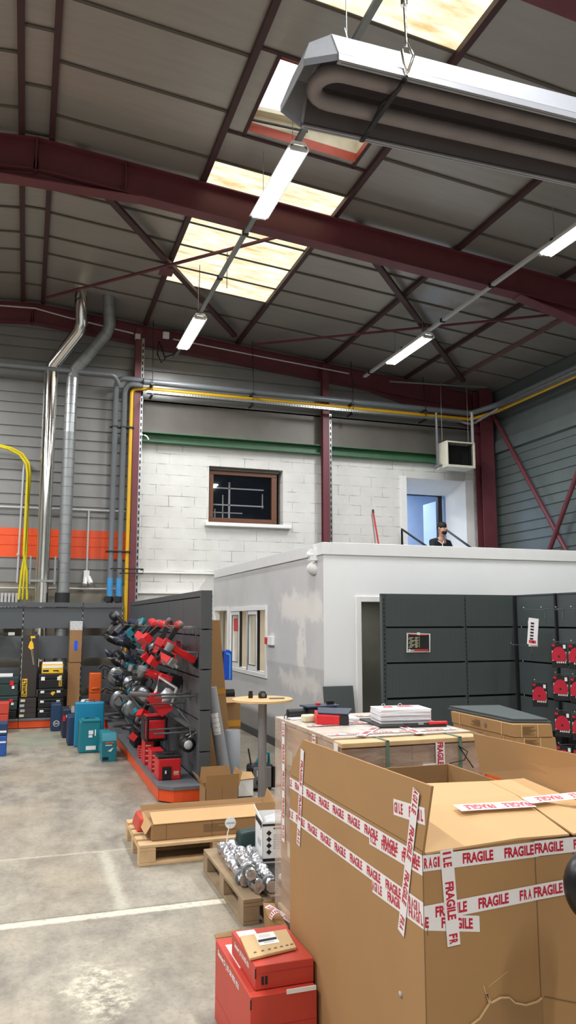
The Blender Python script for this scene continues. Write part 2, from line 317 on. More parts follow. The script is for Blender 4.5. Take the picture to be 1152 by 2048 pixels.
def corr_wall(mb, axis, at, u0, u1, z0, z1, sgn, pitch=.19, slit=.035, dep=.025, colour=lambda z: 0):
    z = z0
    def pt(u, d, zz): return (u, at + sgn * d, zz) if axis == 'x' else (at + sgn * d, u, zz)
    k = 0
    while z < z1 - 1e-6:
        p = pitch if k % 3 else pitch * 1.3
        a = min(z + p - slit, z1); b = min(z + p, z1); m = colour((z + a) / 2)
        mb.quad([pt(u0, 0, z), pt(u1, 0, z), pt(u1, 0, a), pt(u0, 0, a)], m)
        if b > a:
            s1 = a + (b - a) * .3; s2 = a + (b - a) * .7
            mb.quad([pt(u0, 0, a), pt(u1, 0, a), pt(u1, dep, s1), pt(u0, dep, s1)], m)
            mb.quad([pt(u0, dep, s1), pt(u1, dep, s1), pt(u1, dep, s2), pt(u0, dep, s2)], m)
            mb.quad([pt(u0, dep, s2), pt(u1, dep, s2), pt(u1, 0, b), pt(u0, 0, b)], m)
        z = b; k += 1
    return mb
mb = corr_wall(MB(), 'x', YB, XL, 1.85, 2.42, 2.86, 1); corr_wall(mb, 'x', YB, XL, 1.85, 2.86, 3.38, 1, .17, .012, .012, lambda z: 1); corr_wall(mb, 'x', YB, XL, 1.85, 3.38, 7.9, 1)
corr_wall(mb, 'x', YB, 1.85, XR, 5.92, 7.9, 1)
struct(mb, 'wall_back', ['corr', 'orange'])
struct(MB().box(XL, YB + .03, 0, 1.85, YB + .2, 2.45), 'wall_back_lower', 'plinth')
struct(MB().box(1.85, YB + .0, 5.28, XR, YB + .1, 5.95), 'wall_back_band', 'band')
# blockwork with a window and a doorway
WX0, WX1, WZ0, WZ1 = 3.28, 4.80, 3.62, 4.74
DX0, DX1, DZ = 7.56, 9.0, 4.76
mb = MB(); xs = [1.85, WX0, WX1, DX0, DX1, XR]; zs = [0, 2.65, WZ0, WZ1, DZ, 5.3]
for i in range(5):
    for j in range(5):
        if i == 1 and j == 2: continue
        if i == 3 and j in (1, 2, 3): continue
        mb.quad([(xs[i], YB, zs[j]), (xs[i + 1], YB, zs[j]), (xs[i + 1], YB, zs[j + 1]), (xs[i], YB, zs[j + 1])])
for a, b in (((WX0, WZ0), (WX1, WZ0)), ((WX1, WZ0), (WX1, WZ1)), ((WX1, WZ1), (WX0, WZ1)), ((WX0, WZ1), (WX0, WZ0))):
    mb.quad([(a[0], YB, a[1]), (b[0], YB, b[1]), (b[0], YB + .3, b[1]), (a[0], YB + .3, a[1])])
struct(mb, 'wall_back_block', 'block')
# thin rendered ledges low on the block wall
struct(MB().box(1.9, YB - .05, 2.62, 3.4, YB, 2.66).box(1.9, YB - .07, 2.24, 3.3, YB, 2.28), 'trim_1', 'white')
mb = MB(); ins = (8.80, 15.0); zi = 4.5     # splayed doorway
mb.quad([(DX0, YB, 2.65), (DX0, YB + .5, 2.65), (DX0, YB + .5, zi), (DX0, YB, DZ)]).quad([(DX0, YB, DZ), (DX0, YB + .5, zi), (ins[0], ins[1], zi), (DX1, YB, DZ)]).quad([(DX1, YB, DZ), (ins[0], ins[1], zi), (ins[0], ins[1], 2.65), (DX1, YB, 2.65)])
mb.quad([(DX0, YB, 2.85), (DX1, YB, 2.85), (DX1, YB + .5, 2.85), (DX0, YB + .5, 2.85)])
mb.box(DX0 - .14, YB - .03, 2.65, DX0, YB, DZ + .03).box(DX1, YB - .02, 2.65, DX1 + .2, YB, DZ + .03)
struct(mb, 'trim_2', 'white')
mb = MB(); x0, x1, y0, y1, z0, z1 = 6.3, 10.4, YB + .5, YB + 2.6, 2.85, 5.0
mb.quad([(x0, y1, z0), (x1, y1, z0), (x1, y1, z1), (x0, y1, z1)]).quad([(x0, y0, z0), (x0, y1, z0), (x0, y1, z1), (x0, y0, z1)]).quad([(x1, y0, z0), (x1, y1, z0), (x1, y1, z1), (x1, y0, z1)])
mb.quad([(x0, y0, z0), (x1, y0, z0), (x1, y1, z0), (x0, y1, z0)]).quad([(x0, y0, z1), (x1, y0, z1), (x1, y1, z1), (x0, y1, z1)])
mb.quad([(x0, y0, z0), (DX0, y0, z0), (DX0, y0, z1), (x0, y0, z1)]).quad([(ins[0], y0, z0), (x1, y0, z0), (x1, y0, z1), (ins[0], y0, z1)]).quad([(DX0, y0, zi), (ins[0], y0, zi), (ins[0], y0, z1), (DX0, y0, z1)])
struct(mb, 'wall_upstairs', 'bluewhite')
d = struct(MB().box(8.62, 15.02, 2.85, 8.72, 15.12, zi).box(7.6, 15.02, zi - .02, 8.72, 15.1, zi), 'door_1', 'darkroom')
d.data.materials[0] = M['black']
struct(MB().box(8.725, 15.05, 2.87, 8.765, 15.9, zi - .08), 'leaf', 'bluewhite', d); d.children[0].name = 'door_leaf'
def area(name, loc, sx, sy, power, col, rot=(0, 0, 0), parent=None):
    l = bpy.data.lights.new(name, 'AREA'); l.shape = 'RECTANGLE'; l.size = sx; l.size_y = sy; l.energy = power; l.color = col
    o = bpy.data.objects.new(name, l); COL.objects.link(o); o.location = loc; o.rotation_euler = rot
    if parent: o.parent = parent
    return o
area('upstairs_daylight', (7.6, 16.3, 4.9), 1.8, 1.0, 34, (.66, .8, 1))

# right and unseen walls
mb = corr_wall(MB(), 'y', XR, YF, YB, 0, 5.2, 1); corr_wall(mb, 'y', XR, YF, YB, 5.9, 7.1, 1); mb.box(XR - .02, YF, 5.2, XR + .1, YB, 5.9)
mb.box(XR - .1, YF, 5.35, XR, YB, 5.6)
struct(mb, 'wall_right', 'greenclad')
struct(MB().box(XL - .1, YF, 0, XL, YB, 8), 'wall_left', 'corr')
struct(MB().box(XL, YF - .1, 0, XR, YF, 8), 'wall_front', 'white_wall')

# roof: panels, joint strips, rooflights, skylight
PX = [-.30, .05, 1.95, 3.80, 5.72, 7.55, 8.48, XR]
YJ = [YF, -5, -4.1, -3.2, -2.3, -1.4, -.5, .4, 1.3, 2.3, 3.3, 4.2, 5.1, 6.0, 6.9, 7.82, 8.75, 9.62, 10.36, 10.41, 11.06, 11.8, 12.4, 13.3, YB + .2]
LIGHTS_Y = {(5.1, 6.0), (4.2, 5.1), (8.75, 9.62), (9.62, 10.36), (10.36, 10.41), (10.41, 11.06), (11.06, 11.8), (11.8, 12.4), (-.5, .4), (.4, 1.3), (-1.4, -.5)}
SKX0, SKX1, SKY0, SKY1 = 2.20, 3.60, 6.80, 8.02
ceil = MB(); n_w = 3
def rq(x0, x1, y0, y1, dz=0): return [(x0, y0, zp(x0) + dz), (x1, y0, zp(x1) + dz), (x1, y1, zp(x1) + dz), (x0, y1, zp(x0) + dz)]
cols = [(-4.1, PX[0]), (-6.1, -4.1), (-8.1, -6.1), (XL, -8.1)] + list(zip(PX[:-1], PX[1:]))
for x0, x1 in cols:
    yj = YJ if x0 != PX[0] else [YF, 0.6, 1.5, 2.4, 3.3, 4.2, 5.1, 6.0, 6.9, 7.4, 8.3, 9.2, 10.1, 11, 11.9, 12.8, 13.7, YB + .2]
    for y0, y1 in zip(yj[:-1], yj[1:]):
        if x0 == 1.95 and (y0, y1) in LIGHTS_Y:
            o = struct(MB().quad(rq(x0 + .03, x1 - .03, y0, y1)), f'window_{n_w}', 'rooflight' if y1 - y0 > .1 else 'dome'); n_w += 1
            for a, b in ((x0, x0 + .03), (x1 - .03, x1)): ceil.quad(rq(a, b, y0, y1), 1)
        elif x0 == 1.95 and y1 > SKY0 and y0 < SKY1:
            a, b = max(y0, SKY0), min(y1, SKY1)
            for q in ((x0, SKX0, y0, y1), (SKX1, x1, y0, y1)): ceil.quad(rq(*q))
            if a > y0: ceil.quad(rq(SKX0, SKX1, y0, a))
            if b < y1: ceil.quad(rq(SKX0, SKX1, b, y1))
        else: ceil.quad(rq(x0, x1, y0, y1))
        if not (x0 == 1.95 and (6.85 < y1 < 8.0 or y1 == 10.41)) and not (y1 == 10.36 and x0 != 1.95):
            t = .02 if x1 < 8 else .012
            ceil.slab(rq(x0, x1, y1 - t, y1 + t, -.004), (0, 0, -.012), 1)
for x in (SKX0, SKX1): ceil.slab(rq(x - .02, x + .02, 6.74, 8.16, -.006), (0, 0, -.012), 2)
for y in (6.74, 8.14): ceil.slab(rq(1.95, 3.8, y - .022, y + .022, -.006), (0, 0, -.012), 2)
struct(ceil, 'ceiling', ['ceiling', 'joint', 'dark_steel'])
sk = MB()
for a, b in (((SKX0, SKY0), (SKX1, SKY0)), ((SKX1, SKY0), (SKX1, SKY1)), ((SKX1, SKY1), (SKX0, SKY1)), ((SKX0, SKY1), (SKX0, SKY0))):
    z0a, z0b = zp(a[0]), zp(b[0]); t = .10
    for h0, h1, m in ((-.02, .10, 1), (.10, .28, 0)):
        sk.quad([(a[0], a[1], z0a + h0), (b[0], b[1], z0b + h0), (b[0], b[1], z0b + h1), (a[0], a[1], z0a + h1)], m)
sk_o = struct(sk, f'window_{n_w}', ['ivory', 'redcurb'])
mb = MB(); zt = zp(2.9) + .26
for k in range(2):
    e = .08 if k == 0 else 0
mb.box(SKX0, SKY0, zt, SKX1, SKY0 + .1, zt + .05).box(SKX0, SKY1 - .1, zt, SKX1, SKY1, zt + .05).box(SKX0, SKY0 + .1, zt, SKX0 + .1, SKY1 - .1, zt + .05).box(SKX1 - .1, SKY0 + .1, zt, SKX1, SKY1 - .1, zt + .05)
struct(mb, 'window_frame', 'ivory', sk_o)
mb = MB(); nx = 8
dome = lambda i, j: (SKX0 + .02 + (SKX1 - SKX0 - .04) * i / nx, SKY0 + .02 + (SKY1 - SKY0 - .04) * j / nx, zt + .06 + .22 * math.sin(math.pi * i / nx) ** .6 * math.sin(math.pi * j / nx) ** .6)
for i in range(nx):
    for j in range(nx): mb.quad([dome(i, j), dome(i + 1, j), dome(i + 1, j + 1), dome(i, j + 1)])
struct(mb, 'window_pane', 'dome', sk_o)
struct(MB().bar((2.25, 7.95, zt - .12), (2.95, 7.98, zt - .1), .02, .02), 'window_stay', 'black', sk_o)

# ------------------------------------------------------------------ office box (mezzanine)
MX, MY, MZ = 3.40, 8.71, 2.69
mb = MB(); ys = [MY, 11.06, 13.19, 13.33, 14.36, YB]; zs = [0, .98, 1.93, MZ - .14]
for i in range(5):
    for j in range(3):
        if j == 1 and i in (1, 3): continue
        mb.quad([(MX, ys[i], zs[j]), (MX, ys[i + 1], zs[j]), (MX, ys[i + 1], zs[j + 1]), (MX, ys[i], zs[j + 1])])
for a, b in ((11.06, 13.19), (13.33, 14.36)):
    mb.quad([(MX, a, .98), (MX, b, .98), (MX + .1, b, .98), (MX + .1, a, .98)]).quad([(MX, a, 1.93), (MX, b, 1.93), (MX + .1, b, 1.93), (MX + .1, a, 1.93)])
    for y in (a, b): mb.quad([(MX, y, .98), (MX, y, 1.93), (MX + .1, y, 1.93), (MX + .1, y, .98)])
struct(mb, 'wall_office_side', 'plaster')
mb = MB(); dx0, dx1, dz = 3.89, 4.95, 1.97
for q in ((MX, dx0, 0, MZ - .14), (dx0, dx1, dz, MZ - .14), (dx1, XR, 0, MZ - .14)):
    mb.quad([(q[0], MY, q[2]), (q[1], MY, q[2]), (q[1], MY, q[3]), (q[0], MY, q[3])])
mb.quad([(dx0, MY, 0), (dx0, MY + .1, 0), (dx0, MY + .1, dz), (dx0, MY, dz)]).quad([(dx1, MY, 0), (dx1, MY + .1, 0), (dx1, MY + .1, dz), (dx1, MY, dz)]).quad([(dx0, MY, dz), (dx0, MY + .1, dz), (dx1, MY + .1, dz), (dx1, MY, dz)])
struct(mb, 'wall_office_front', 'white_wall')
mb = MB().box(MX - .02, MY - .02, MZ - .15, MX + .1, YB - .12, MZ).box(MX + .1, MY - .02, MZ - .15, XR, MY + .1, MZ)
struct(mb, 'trim_3', 'fascia', bevel=.004)
struct(MB().box(MX + .1, MY + .1, 2.1, XR, YB, 2.25), 'trim_4', 'baseboard')      # roof deck of the office
mb = MB().quad([(MX + .1, 10.3, 0), (XR, 10.3, 0), (XR, 10.3, 2.1), (MX + .1, 10.3, 2.1)])
mb.quad([(5.4, MY + .1, 0), (5.4, 10.3, 0), (5.4, 10.3, 2.1), (5.4, MY + .1, 2.1)])
mb.quad([(MX + .11, MY + .1, 0), (MX + .11, 10.3, 0), (MX + .11, 10.3, 2.1), (MX + .11, MY + .1, 2.1)])
struct(mb, 'wall_office_hallway', 'darkroom')
struct(MB().box(4.05, 10.26, .75, 4.35, 10.29, 1.75), 'trim_5', 'lightgrey')
mb = MB().quad([(MX + .1, 10.4, .0), (XR, 10.4, 0), (XR, 10.4, 2.1), (MX + .1, 10.4, 2.1)]).quad([(5.6, 10.4, 0), (5.6, YB, 0), (5.6, YB, 2.1), (5.6, 10.4, 2.1)]).quad([(MX + .1, YB - .05, 0), (5.6, YB - .05, 0), (5.6, YB - .05, 2.1), (MX + .1, YB - .05, 2.1)])
mb.quad([(MX + .1, 10.4, 2.08), (5.6, 10.4, 2.08), (5.6, YB, 2.08), (MX + .1, YB, 2.08)])
struct(mb, 'wall_office_inner', 'beige')
area('office_ceiling_light', (4.6, 12.6, 2.05), 1.0, 2.6, 26, (1, .95, .86))
area('hallway_fill_light', (4.6, 9.6, 2.05), .4, .4, 3.5, (1, .97, .9))  # added fill light that brightens the doorway interior; no fitting is there
mb = MB().box(dx0 - .07, MY - .02, 0, dx0, MY, dz + .07).box(dx1, MY - .02, 0, dx1 + .07, MY, dz + .07).box(dx0, MY - .02, dz, dx1, MY, dz + .07)
struct(mb, 'trim_6', 'white', bevel=.006)
struct(MB().box(MX - .015, MY - .015, 0, MX, YB, .11), 'baseboard_office_side', 'baseboard')
struct(MB().box(MX, MY - .015, 0, dx0 - .07, MY, .11), 'baseboard_office_front', 'baseboard')
# sliding windows in the office side wall
def frame(mb, x, y0, y1, z0, z1, wd, dp, m=0):
    mb.box(x, y0, z0, x + dp, y1, z0 + wd, m).box(x, y0, z1 - wd, x + dp, y1, z1, m).box(x, y0, z0 + wd, x + dp, y0 + wd, z1 - wd, m).box(x, y1 - wd, z0 + wd, x + dp, y1, z1 - wd, m); return mb
w2 = struct(frame(MB(), MX - .02, 11.0, 13.19, .9, 1.96, .06, .1), 'window_2', 'white')
for k, (a, b) in enumerate(((11.05, 12.1), (12.12, 13.14))):
    struct(frame(MB(), MX + .0, b - .55, b, .98, 1.9, .07, .05), 'window_sash', 'white', w2)
    struct(MB().quad([(MX + .03, b - .48, 1.05), (MX + .03, b - .07, 1.05), (MX + .03, b - .07, 1.83), (MX + .03, b - .48, 1.83)]), 'window_pane', 'glass', w2)
    struct(MB().box(MX + .005, b - .575, .985, MX + .045, b - .552, 1.895), 'window_gasket', 'black', w2); struct(frame(MB(), MX - .003, b - .485, b - .065, 1.045, 1.835, .012, .01), 'window_gasket', 'black', w2)
struct(MB().box(MX, 12.07, .95, MX + .08, 12.14, 1.93), 'window_mullion', 'white', w2)
solo(MB().box(MX + .018, 12.72, 1.56, MX + .024, 13.02, 1.78), 'window_notice', 'pinkred', 'small red notice stuck inside the office window pane', 'notice')
w3 = struct(frame(MB(), MX - .02, 13.3, 14.38, .9, 1.98, .06, .1), 'window_0', 'white')
struct(MB().box(MX + .03, 13.8, 1.0, MX + .06, 13.84, 1.9), 'window_mullion', 'inkgrey', w3)

# window in the blockwork
w1 = MB(); y = YB + .12
w1.box(WX0 + .02, y, WZ0 + .02, WX1 - .09, y + .08, WZ0 + .12).box(WX0 + .02, y, WZ1 - .14, WX1 - .09, y + .08, WZ1 - .06).box(WX0 + .02, y, WZ0 + .12, WX0 + .12, y + .08, WZ1 - .14).box(WX1 - .2, y, WZ0 + .12, WX1 - .09, y + .08, WZ1 - .14)
w1 = struct(w1, 'window_1', 'brownwood', bevel=.006)
struct(MB().box(WX0 + .02, y - .05, WZ1 - .06, WX1 - .06, y + .1, WZ1), 'window_shutter_box', 'joint', w1)
struct(MB().quad([(WX0 + .12, y + .03, WZ0 + .12), (WX1 - .2, y + .03, WZ0 + .12), (WX1 - .2, y + .03, WZ1 - .14), (WX0 + .12, y + .03, WZ1 - .14)]), 'window_pane', 'glassdark', w1)
mb = MB(); yy = y + .22
mb.box(WX0 + .12, yy, 4.36, WX1 - .3, yy + .02, 4.385).box(WX0 + .12, yy, 4.02, WX1 - .3, yy + .02, 4.045).box(WX0 + .48, yy, 3.7, WX0 + .515, yy + .02, 4.5).box(WX0 + .12, yy + .1, 3.88, WX0 + .8, yy + .12, 3.9).box(WX0 + .22, yy + .1, 3.7, WX0 + .24, yy + .12, 3.96).box(WX0 + .38, yy + .1, 3.7, WX0 + .4, yy + .12, 4.25).box(WX1 - .32, yy + .05, 4.0, WX1 - .3, yy + .07, 4.3)
struct(mb, 'window_pale_lines', 'white', w1)  # white bars behind the pane stand for the pale lines in it
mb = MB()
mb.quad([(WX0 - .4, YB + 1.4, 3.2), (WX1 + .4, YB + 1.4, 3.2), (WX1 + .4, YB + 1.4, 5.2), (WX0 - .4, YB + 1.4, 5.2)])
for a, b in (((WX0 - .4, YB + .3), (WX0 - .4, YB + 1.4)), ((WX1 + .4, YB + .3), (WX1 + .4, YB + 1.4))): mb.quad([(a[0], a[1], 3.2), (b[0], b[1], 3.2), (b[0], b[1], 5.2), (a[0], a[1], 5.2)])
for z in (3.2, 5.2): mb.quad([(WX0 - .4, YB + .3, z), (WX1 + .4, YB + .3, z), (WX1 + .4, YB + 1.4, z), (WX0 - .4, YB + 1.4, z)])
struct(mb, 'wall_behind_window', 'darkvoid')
struct(MB().box(3.2, YB - .12, 3.55, 4.95, YB + .12, 3.62), 'trim_7', 'white', bevel=.008)

# ------------------------------------------------------------------ steelwork
def i_beam(mb, a, b, depth, width, t=.016, m=0, up=(0, 0, 1)):
    a = Vector(a); b = Vector(b); u = Vector(up)     # a, b: top centre line
    d = (b - a).normalized(); r = d.cross(u).normalized(); n = r.cross(d)
    for o, wd, ht in ((n * (-t / 2), width, t), (n * (-depth + t / 2), width, t), (n * (-depth / 2), t * .8, depth - 2 * t)):
        mb.bar(a + o, b + o, wd, ht, m, up=tuple(n))
    return mb
def rafter(y, label, apex_haunch=True, depth=.42, width=.2, group=None):
    t = thing('steel_rafter', label, 'beam', (0, y, 7.0), group=group)
    zt = lambda x: zp(x) - .09
    i_beam(MB(), (-.12, y, zt(-.12)), (XR - .02, y, zt(XR)), depth, width).build('beam', 'red_steel', t)
    i_beam(MB(), (-.12, y, zt(-.12)), (XL + .02, y, zt(XL)), depth, width).build('beam', 'red_steel', t)
    for s, xe in ((1, XR - .02), (-1, XL + .02)):   # haunches at the eaves, stiffeners at the apex
        mb = MB(); x1 = xe - s * 2.9
        mb.slab([(x1, y - .008, zt(x1) - depth), (xe, y - .008, zt(xe) - depth), (xe, y - .008, zt(xe) - depth - .45)], (0, .016, 0))
        mb.bar((x1, y, zt(x1) - depth - .008), (xe, y, zt(xe) - depth - .45), width, .016)
        mb.build('eaves_haunch', 'red_steel', t)
    mb = MB().box(-.13, y - width / 2, zt(0) - depth - .02, -.11, y + width / 2, zt(0))
    if apex_haunch:
        for s in (1, -1):
            mb.slab([(-.12, y - .006, zt(0) - depth - .12), (-.12, y - .006, zt(0) - depth), (-.12 + s * 1.2, y - .006, zt(1.1) - depth)], (0, .012, 0))
            mb.bar((-.12, y, zt(0) - depth - .12), (-.12 + s * 1.25, y, zt(1.13) - depth - .005), width, .014)
    for x in (.95, -1.2): mb.box(x - .006, y - width / 2, zt(x) - depth, x + .006, y + width / 2, zt(x))
    mb.build('apex_plate', 'red_steel', t)
    return t
rafter(9.25, 'dark red steel roof beam spanning the hall in front of the bright roof panels', group='roof beams')
rafter(4.68, 'dark red roof beam above the long tube heater, cut by the frame corner', group='roof beams')
rafter(14.42, 'dark red roof beam running along the top of the far end wall', False, .38, .14, group='roof beams')
pur_l = {-.30: 'thin dark roof purlin beside the ridge on its outer side', .05: 'thin dark roof purlin along the ridge above the metal flue', 1.95: 'dark roof purlin along the ridge-side edge of the glowing roof panels', 3.80: 'dark roof purlin along the eaves-side edge of the glowing roof panels',
         5.72: 'second dark purlin from the glowing roof panels towards the eaves', 7.55: 'third dark purlin from the glowing roof panels towards the eaves', 8.48: 'grey-brown purlin closest to the eaves above the right side wall'}
for x, l in pur_l.items():
    z = zp(x) - .01
    mb = MB(); wd = .07 if x < 6 else .055
    mb.box(x - wd / 2, 3, z - .065, x + wd / 2, YB - .1, z)
    solo(mb, 'roof_purlin', 'dark_steel' if x < 8 else 'brown_steel', l, 'beam', 'roof purlins')
br_l = [((.35, 9.4), (3.6, 13.85), 'dark red roof brace crossing the purlin above the far hanging tube light', .095), ((3.5, 9.4), (.1, 13.75), 'thin dark red roof brace running from the flue across the glowing panels', .05),
        ((4.2, 9.4), (8.55, 13.7), 'dark red roof brace passing above the tube light of the right row', .095), ((8.7, 9.4), (4.0, 13.9), 'thin red roof brace running over the right tube light to the end wall', .05)]
for k, (a, b, l, wd) in enumerate(br_l):
    dz = .13 if k % 2 == 0 else .2
    solo(MB().bar((*a, zp(a[0]) - dz), (*b, zp(b[0]) - dz), wd, wd * .6), 'roof_brace', 'red_steel' if k % 2 else 'dark_steel', l, 'brace', 'roof braces')
solo(MB().box(1.8, 11.6, zp(1.95) - .17, 2.02, 11.9, zp(1.95) - .155), 'gusset_plate', 'red_steel', 'small dark red gusset plate where two roof braces cross', 'bracket')
def column(x, y, wd, dp, z0, z1, label, up=(0, 1, 0)):
    mb = MB(); t = .016
    mb.box(x - wd / 2, y - dp / 2, z0, x + wd / 2, y - dp / 2 + t, z1).box(x - wd / 2, y + dp / 2 - t, z0, x + wd / 2, y + dp / 2, z1).box(x - t / 2, y - dp / 2 + t, z0, x + t / 2, y + dp / 2 - t, z1)
    return solo(mb, 'steel_column', 'red_steel', label, 'column', 'wall columns')
column(1.815, 14.27, .12, .13, 0, 7.25, 'dark red steel column beside the yellow gas pipe and white block wall')
column(5.63, 14.27, .14, .13, 2.26, 6.95, 'dark red steel column between the brown window and the pole leaning on the wall')
column(9.33, 14.2, .32, .26, 2.26, 6.75, 'wide dark red column in the corner behind the unit heater')
for a, b, l in (((9.5, 14.05, 6.15), (9.5, 11.45, 2.4), 'dark red diagonal brace falling from the corner column down the side wall'), ((9.44, 10.2, 6.2), (9.44, 12.75, 2.4), 'dark red diagonal brace at the frame edge, crossing in front of the other brace')):
    solo(MB().tube([a, b], .045, 10), 'wall_brace', 'red_steel', l, 'brace', 'side wall braces')
mb = MB().box(1.86, YB - .18, 5.10, 9.2, YB - .005, 5.115).box(1.86, YB - .18, 5.27, 9.2, YB - .005, 5.285).box(1.86, YB - .05, 5.115, 9.2, YB - .035, 5.27)
solo(mb, 'lintel_beam', 'green', 'green painted steel beam along the top of the white block wall', 'beam')
def slotted(x, y, z0, z1, label):
    mb = MB().box(x - .025, y, z0, x + .025, y + .03, z1)
    for i in range(int((z1 - z0) / .12)): mb.box(x - .012, y - .002, z0 + .03 + i * .12, x + .012, y, z0 + .1 + i * .12, 1)
    solo(mb, 'cable_tray', ['galv', 'shelfdark'], label, 'cable tray', 'upright cable trays')
slotted(1.91, 14.3, .3, 7.1, 'slotted upright cable tray on the column beside the yellow gas pipe')
slotted(5.76, 14.3, 2.7, 5.95, 'slotted upright cable tray on the column by the brown window')

# ------------------------------------------------------------------ lamps
def lamp(x, y0, y1, z, label, group='hanging tube lights', power=1.0):
    t = thing('tube_light', label, 'light', (x, (y0 + y1) / 2, z), group=group)
    MB().slab([(x - .12, y0, z - .03), (x - .07, y0, z + .05), (x + .07, y0, z + .05), (x + .12, y0, z - .03), (x + .09, y0, z - .03), (x + .05, y0, z + .01), (x - .05, y0, z + .01), (x - .09, y0, z - .03)], (0, y1 - y0, 0)).build('reflector', 'white', t)
    for k in (-1, 0, 1):
        b = MB().tube([(x + k * .07, y0 + .03, z - .035), (x + k * .07, y1 - .03, z - .035)], .019, 10).build('tube', 'tube', t)
    MB().box(x - .09, y0 - .0, z - .05, x + .09, y0 + .03, z + .0).box(x - .09, y1 - .03, z - .05, x + .09, y1, z + .0).build('end_cap', 'lightgrey', t)
    MB().box(x - .02, y1, z + .0, x + .02, y1 + .1, z + .04).build('bracket', 'lightgrey', t)
    for y in (y0 + .2, y1 - .2): MB().tube([(x, y, z + .05), (x, y, zp(x) - .02)], .004, 5).build('suspension_wire', 'galv', t)
    l = area('lamp_light', (0, 0, -.065), .22, y1 - y0 - .1, LAMP_W * power, (.98, .985, 1), parent=t)
    return t
lamp(2.50, 7.03, 8.52, 6.68, 'bright tube light hanging just below the square skylight')
lamp(2.50, 11.86, 13.39, 6.68, 'bright tube light hanging beside the end wall beyond the glowing panels', power=.8)
lamp(6.22, 11.0, 12.45, 6.5, 'bright tube light hanging above the doorway and the person')
lamp(6.22, 6.45, 7.91, 6.5, 'bright tube light half cut by the frame edge under the dark roof', power=1.5)
for x, y in ((2.5, 2.9), (2.5, -1.9), (6.22, 2.2), (-2.5, 7.8), (-2.5, 2.9), (-2.5, -1.9), (-2.5, 12.0), (-6.2, 4.0), (-6.2, 9.0)):  # unseen lamps added for light; the outer rows lift the ceiling by floor bounce
    lamp(x, y - .75, y + .75, 6.6, 'unseen tube light added to brighten the hall outside the view', 'added tube lights outside the view', 1.25 if x > 0 else 1.7)
def rail(x, y0, y1, z, label, m):
    t = thing('light_rail', label, 'cable rail', (x, y0, z)); MB().box(x - .03, y0, z, x + .03, y1, z + .04).build('trunking', m, t)
    y = y0 + .6
    while y < y1: MB().box(x - .04, y, z - .01, x + .04, y + .05, z + .05).build('clip', 'black', t); y += 1.4
rail(2.5, 1.5, 14.2, 6.735, 'dark cable rail carrying the row of lights under the skylight', 'galvdark')
rail(6.22, 1.5, 13.6, 6.555, 'pale cable rail carrying the lights of the right row', 'lightgrey')
solo(MB().tube([(2.5, 13.5, 6.73), (2.42, 13.9, 6.70), (2.3, 14.15, 6.72), (2.24, 14.2, 6.95), (2.2, 14.22, 7.05), (2.17, 14.22, 6.8), (2.25, 14.2, 6.62), (2.33, 14.16, 6.72)], .012, 6), 'power_cable', 'rubber', 'black cable looping down at the end of the rail by the end wall', 'cable')
for x, y, l in ((2.7, 10.9, 'thin hanging chain in front of the glowing panels, upper one'), (2.42, 11.6, 'thin hanging wire beside the far tube light under the glowing panels')):
    solo(MB().tube([(x, y, zp(x)), (x, y, 6.78)], .006, 5), 'hanging_wire', 'shelfdark', l, 'wire')

# ------------------------------------------------------------------ radiant tube heater
HX0, HX1, HY, HZ = 1.42, 7.2, 4.13, 5.02
t = thing('tube_heater', 'long grey radiant tube heater hanging under the roof', 'heater', (HX0, HY, HZ))
prof = [(-.33, -.01), (-.33, .03), (-.22, .24), (.22, .24), (.33, .03), (.33, -.01)]
mb = MB(); th = .008
for (a, b), (c, d) in zip(prof[:-1], prof[1:]):
    n = Vector((0, -(d - b), c - a)).normalized() * th
    mb.slab([(HX0 + .18, HY + a, HZ + b), (HX0 + .18, HY + c, HZ + d), (HX0 + .18, HY + c + n.y, HZ + d + n.z), (HX0 + .18, HY + a + n.y, HZ + b + n.z)], (HX1 - HX0 - .18, 0, 0))
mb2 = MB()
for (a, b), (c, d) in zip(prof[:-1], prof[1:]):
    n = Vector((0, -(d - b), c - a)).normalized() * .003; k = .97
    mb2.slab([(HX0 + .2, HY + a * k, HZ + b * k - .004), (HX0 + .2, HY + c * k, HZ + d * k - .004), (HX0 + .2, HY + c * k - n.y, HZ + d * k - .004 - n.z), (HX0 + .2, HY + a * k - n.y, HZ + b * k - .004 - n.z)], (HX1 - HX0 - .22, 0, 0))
mb2.build('reflector', 'heatershade', t)  # liner added inside the hood; its dark colour paints in the shade there
mb.box(HX0 + .18, HY - .33, HZ - .012, HX1, HY - .30, HZ).box(HX0 + .18, HY + .30, HZ - .012, HX1, HY + .33, HZ)
mb.build('hood', 'heater', t)
mb = MB(); A = [(HX0 + .18, HY + a, HZ + b) for a, b in prof]; Bq = [(HX0, HY - .22, HZ - .01), (HX0, HY - .22, HZ + .03), (HX0 + .06, HY - .16, HZ + .2), (HX0 + .06, HY + .16, HZ + .2), (HX0, HY + .22, HZ + .03), (HX0, HY + .22, HZ - .01)]
for i in range(5): mb.slab([A[i], A[i + 1], Bq[i + 1], Bq[i]], (0, 0, .006))
mb.slab(Bq, (.006, 0, 0)); mb.build('end_cap', 'heater', t)
path = [(HX1, HY - .14, HZ + .07), (HX0 + .3, HY - .14, HZ + .07)] + [(HX0 + .3 - .14 * math.sin(math.pi * i / 10), HY - .14 * math.cos(math.pi * i / 10), HZ + .07) for i in range(1, 10)] + [(HX0 + .3, HY + .14, HZ + .07), (HX1, HY + .14, HZ + .07)]
MB().tube(path, .052, 14).build('radiant_tube', 'tubegrey', t)
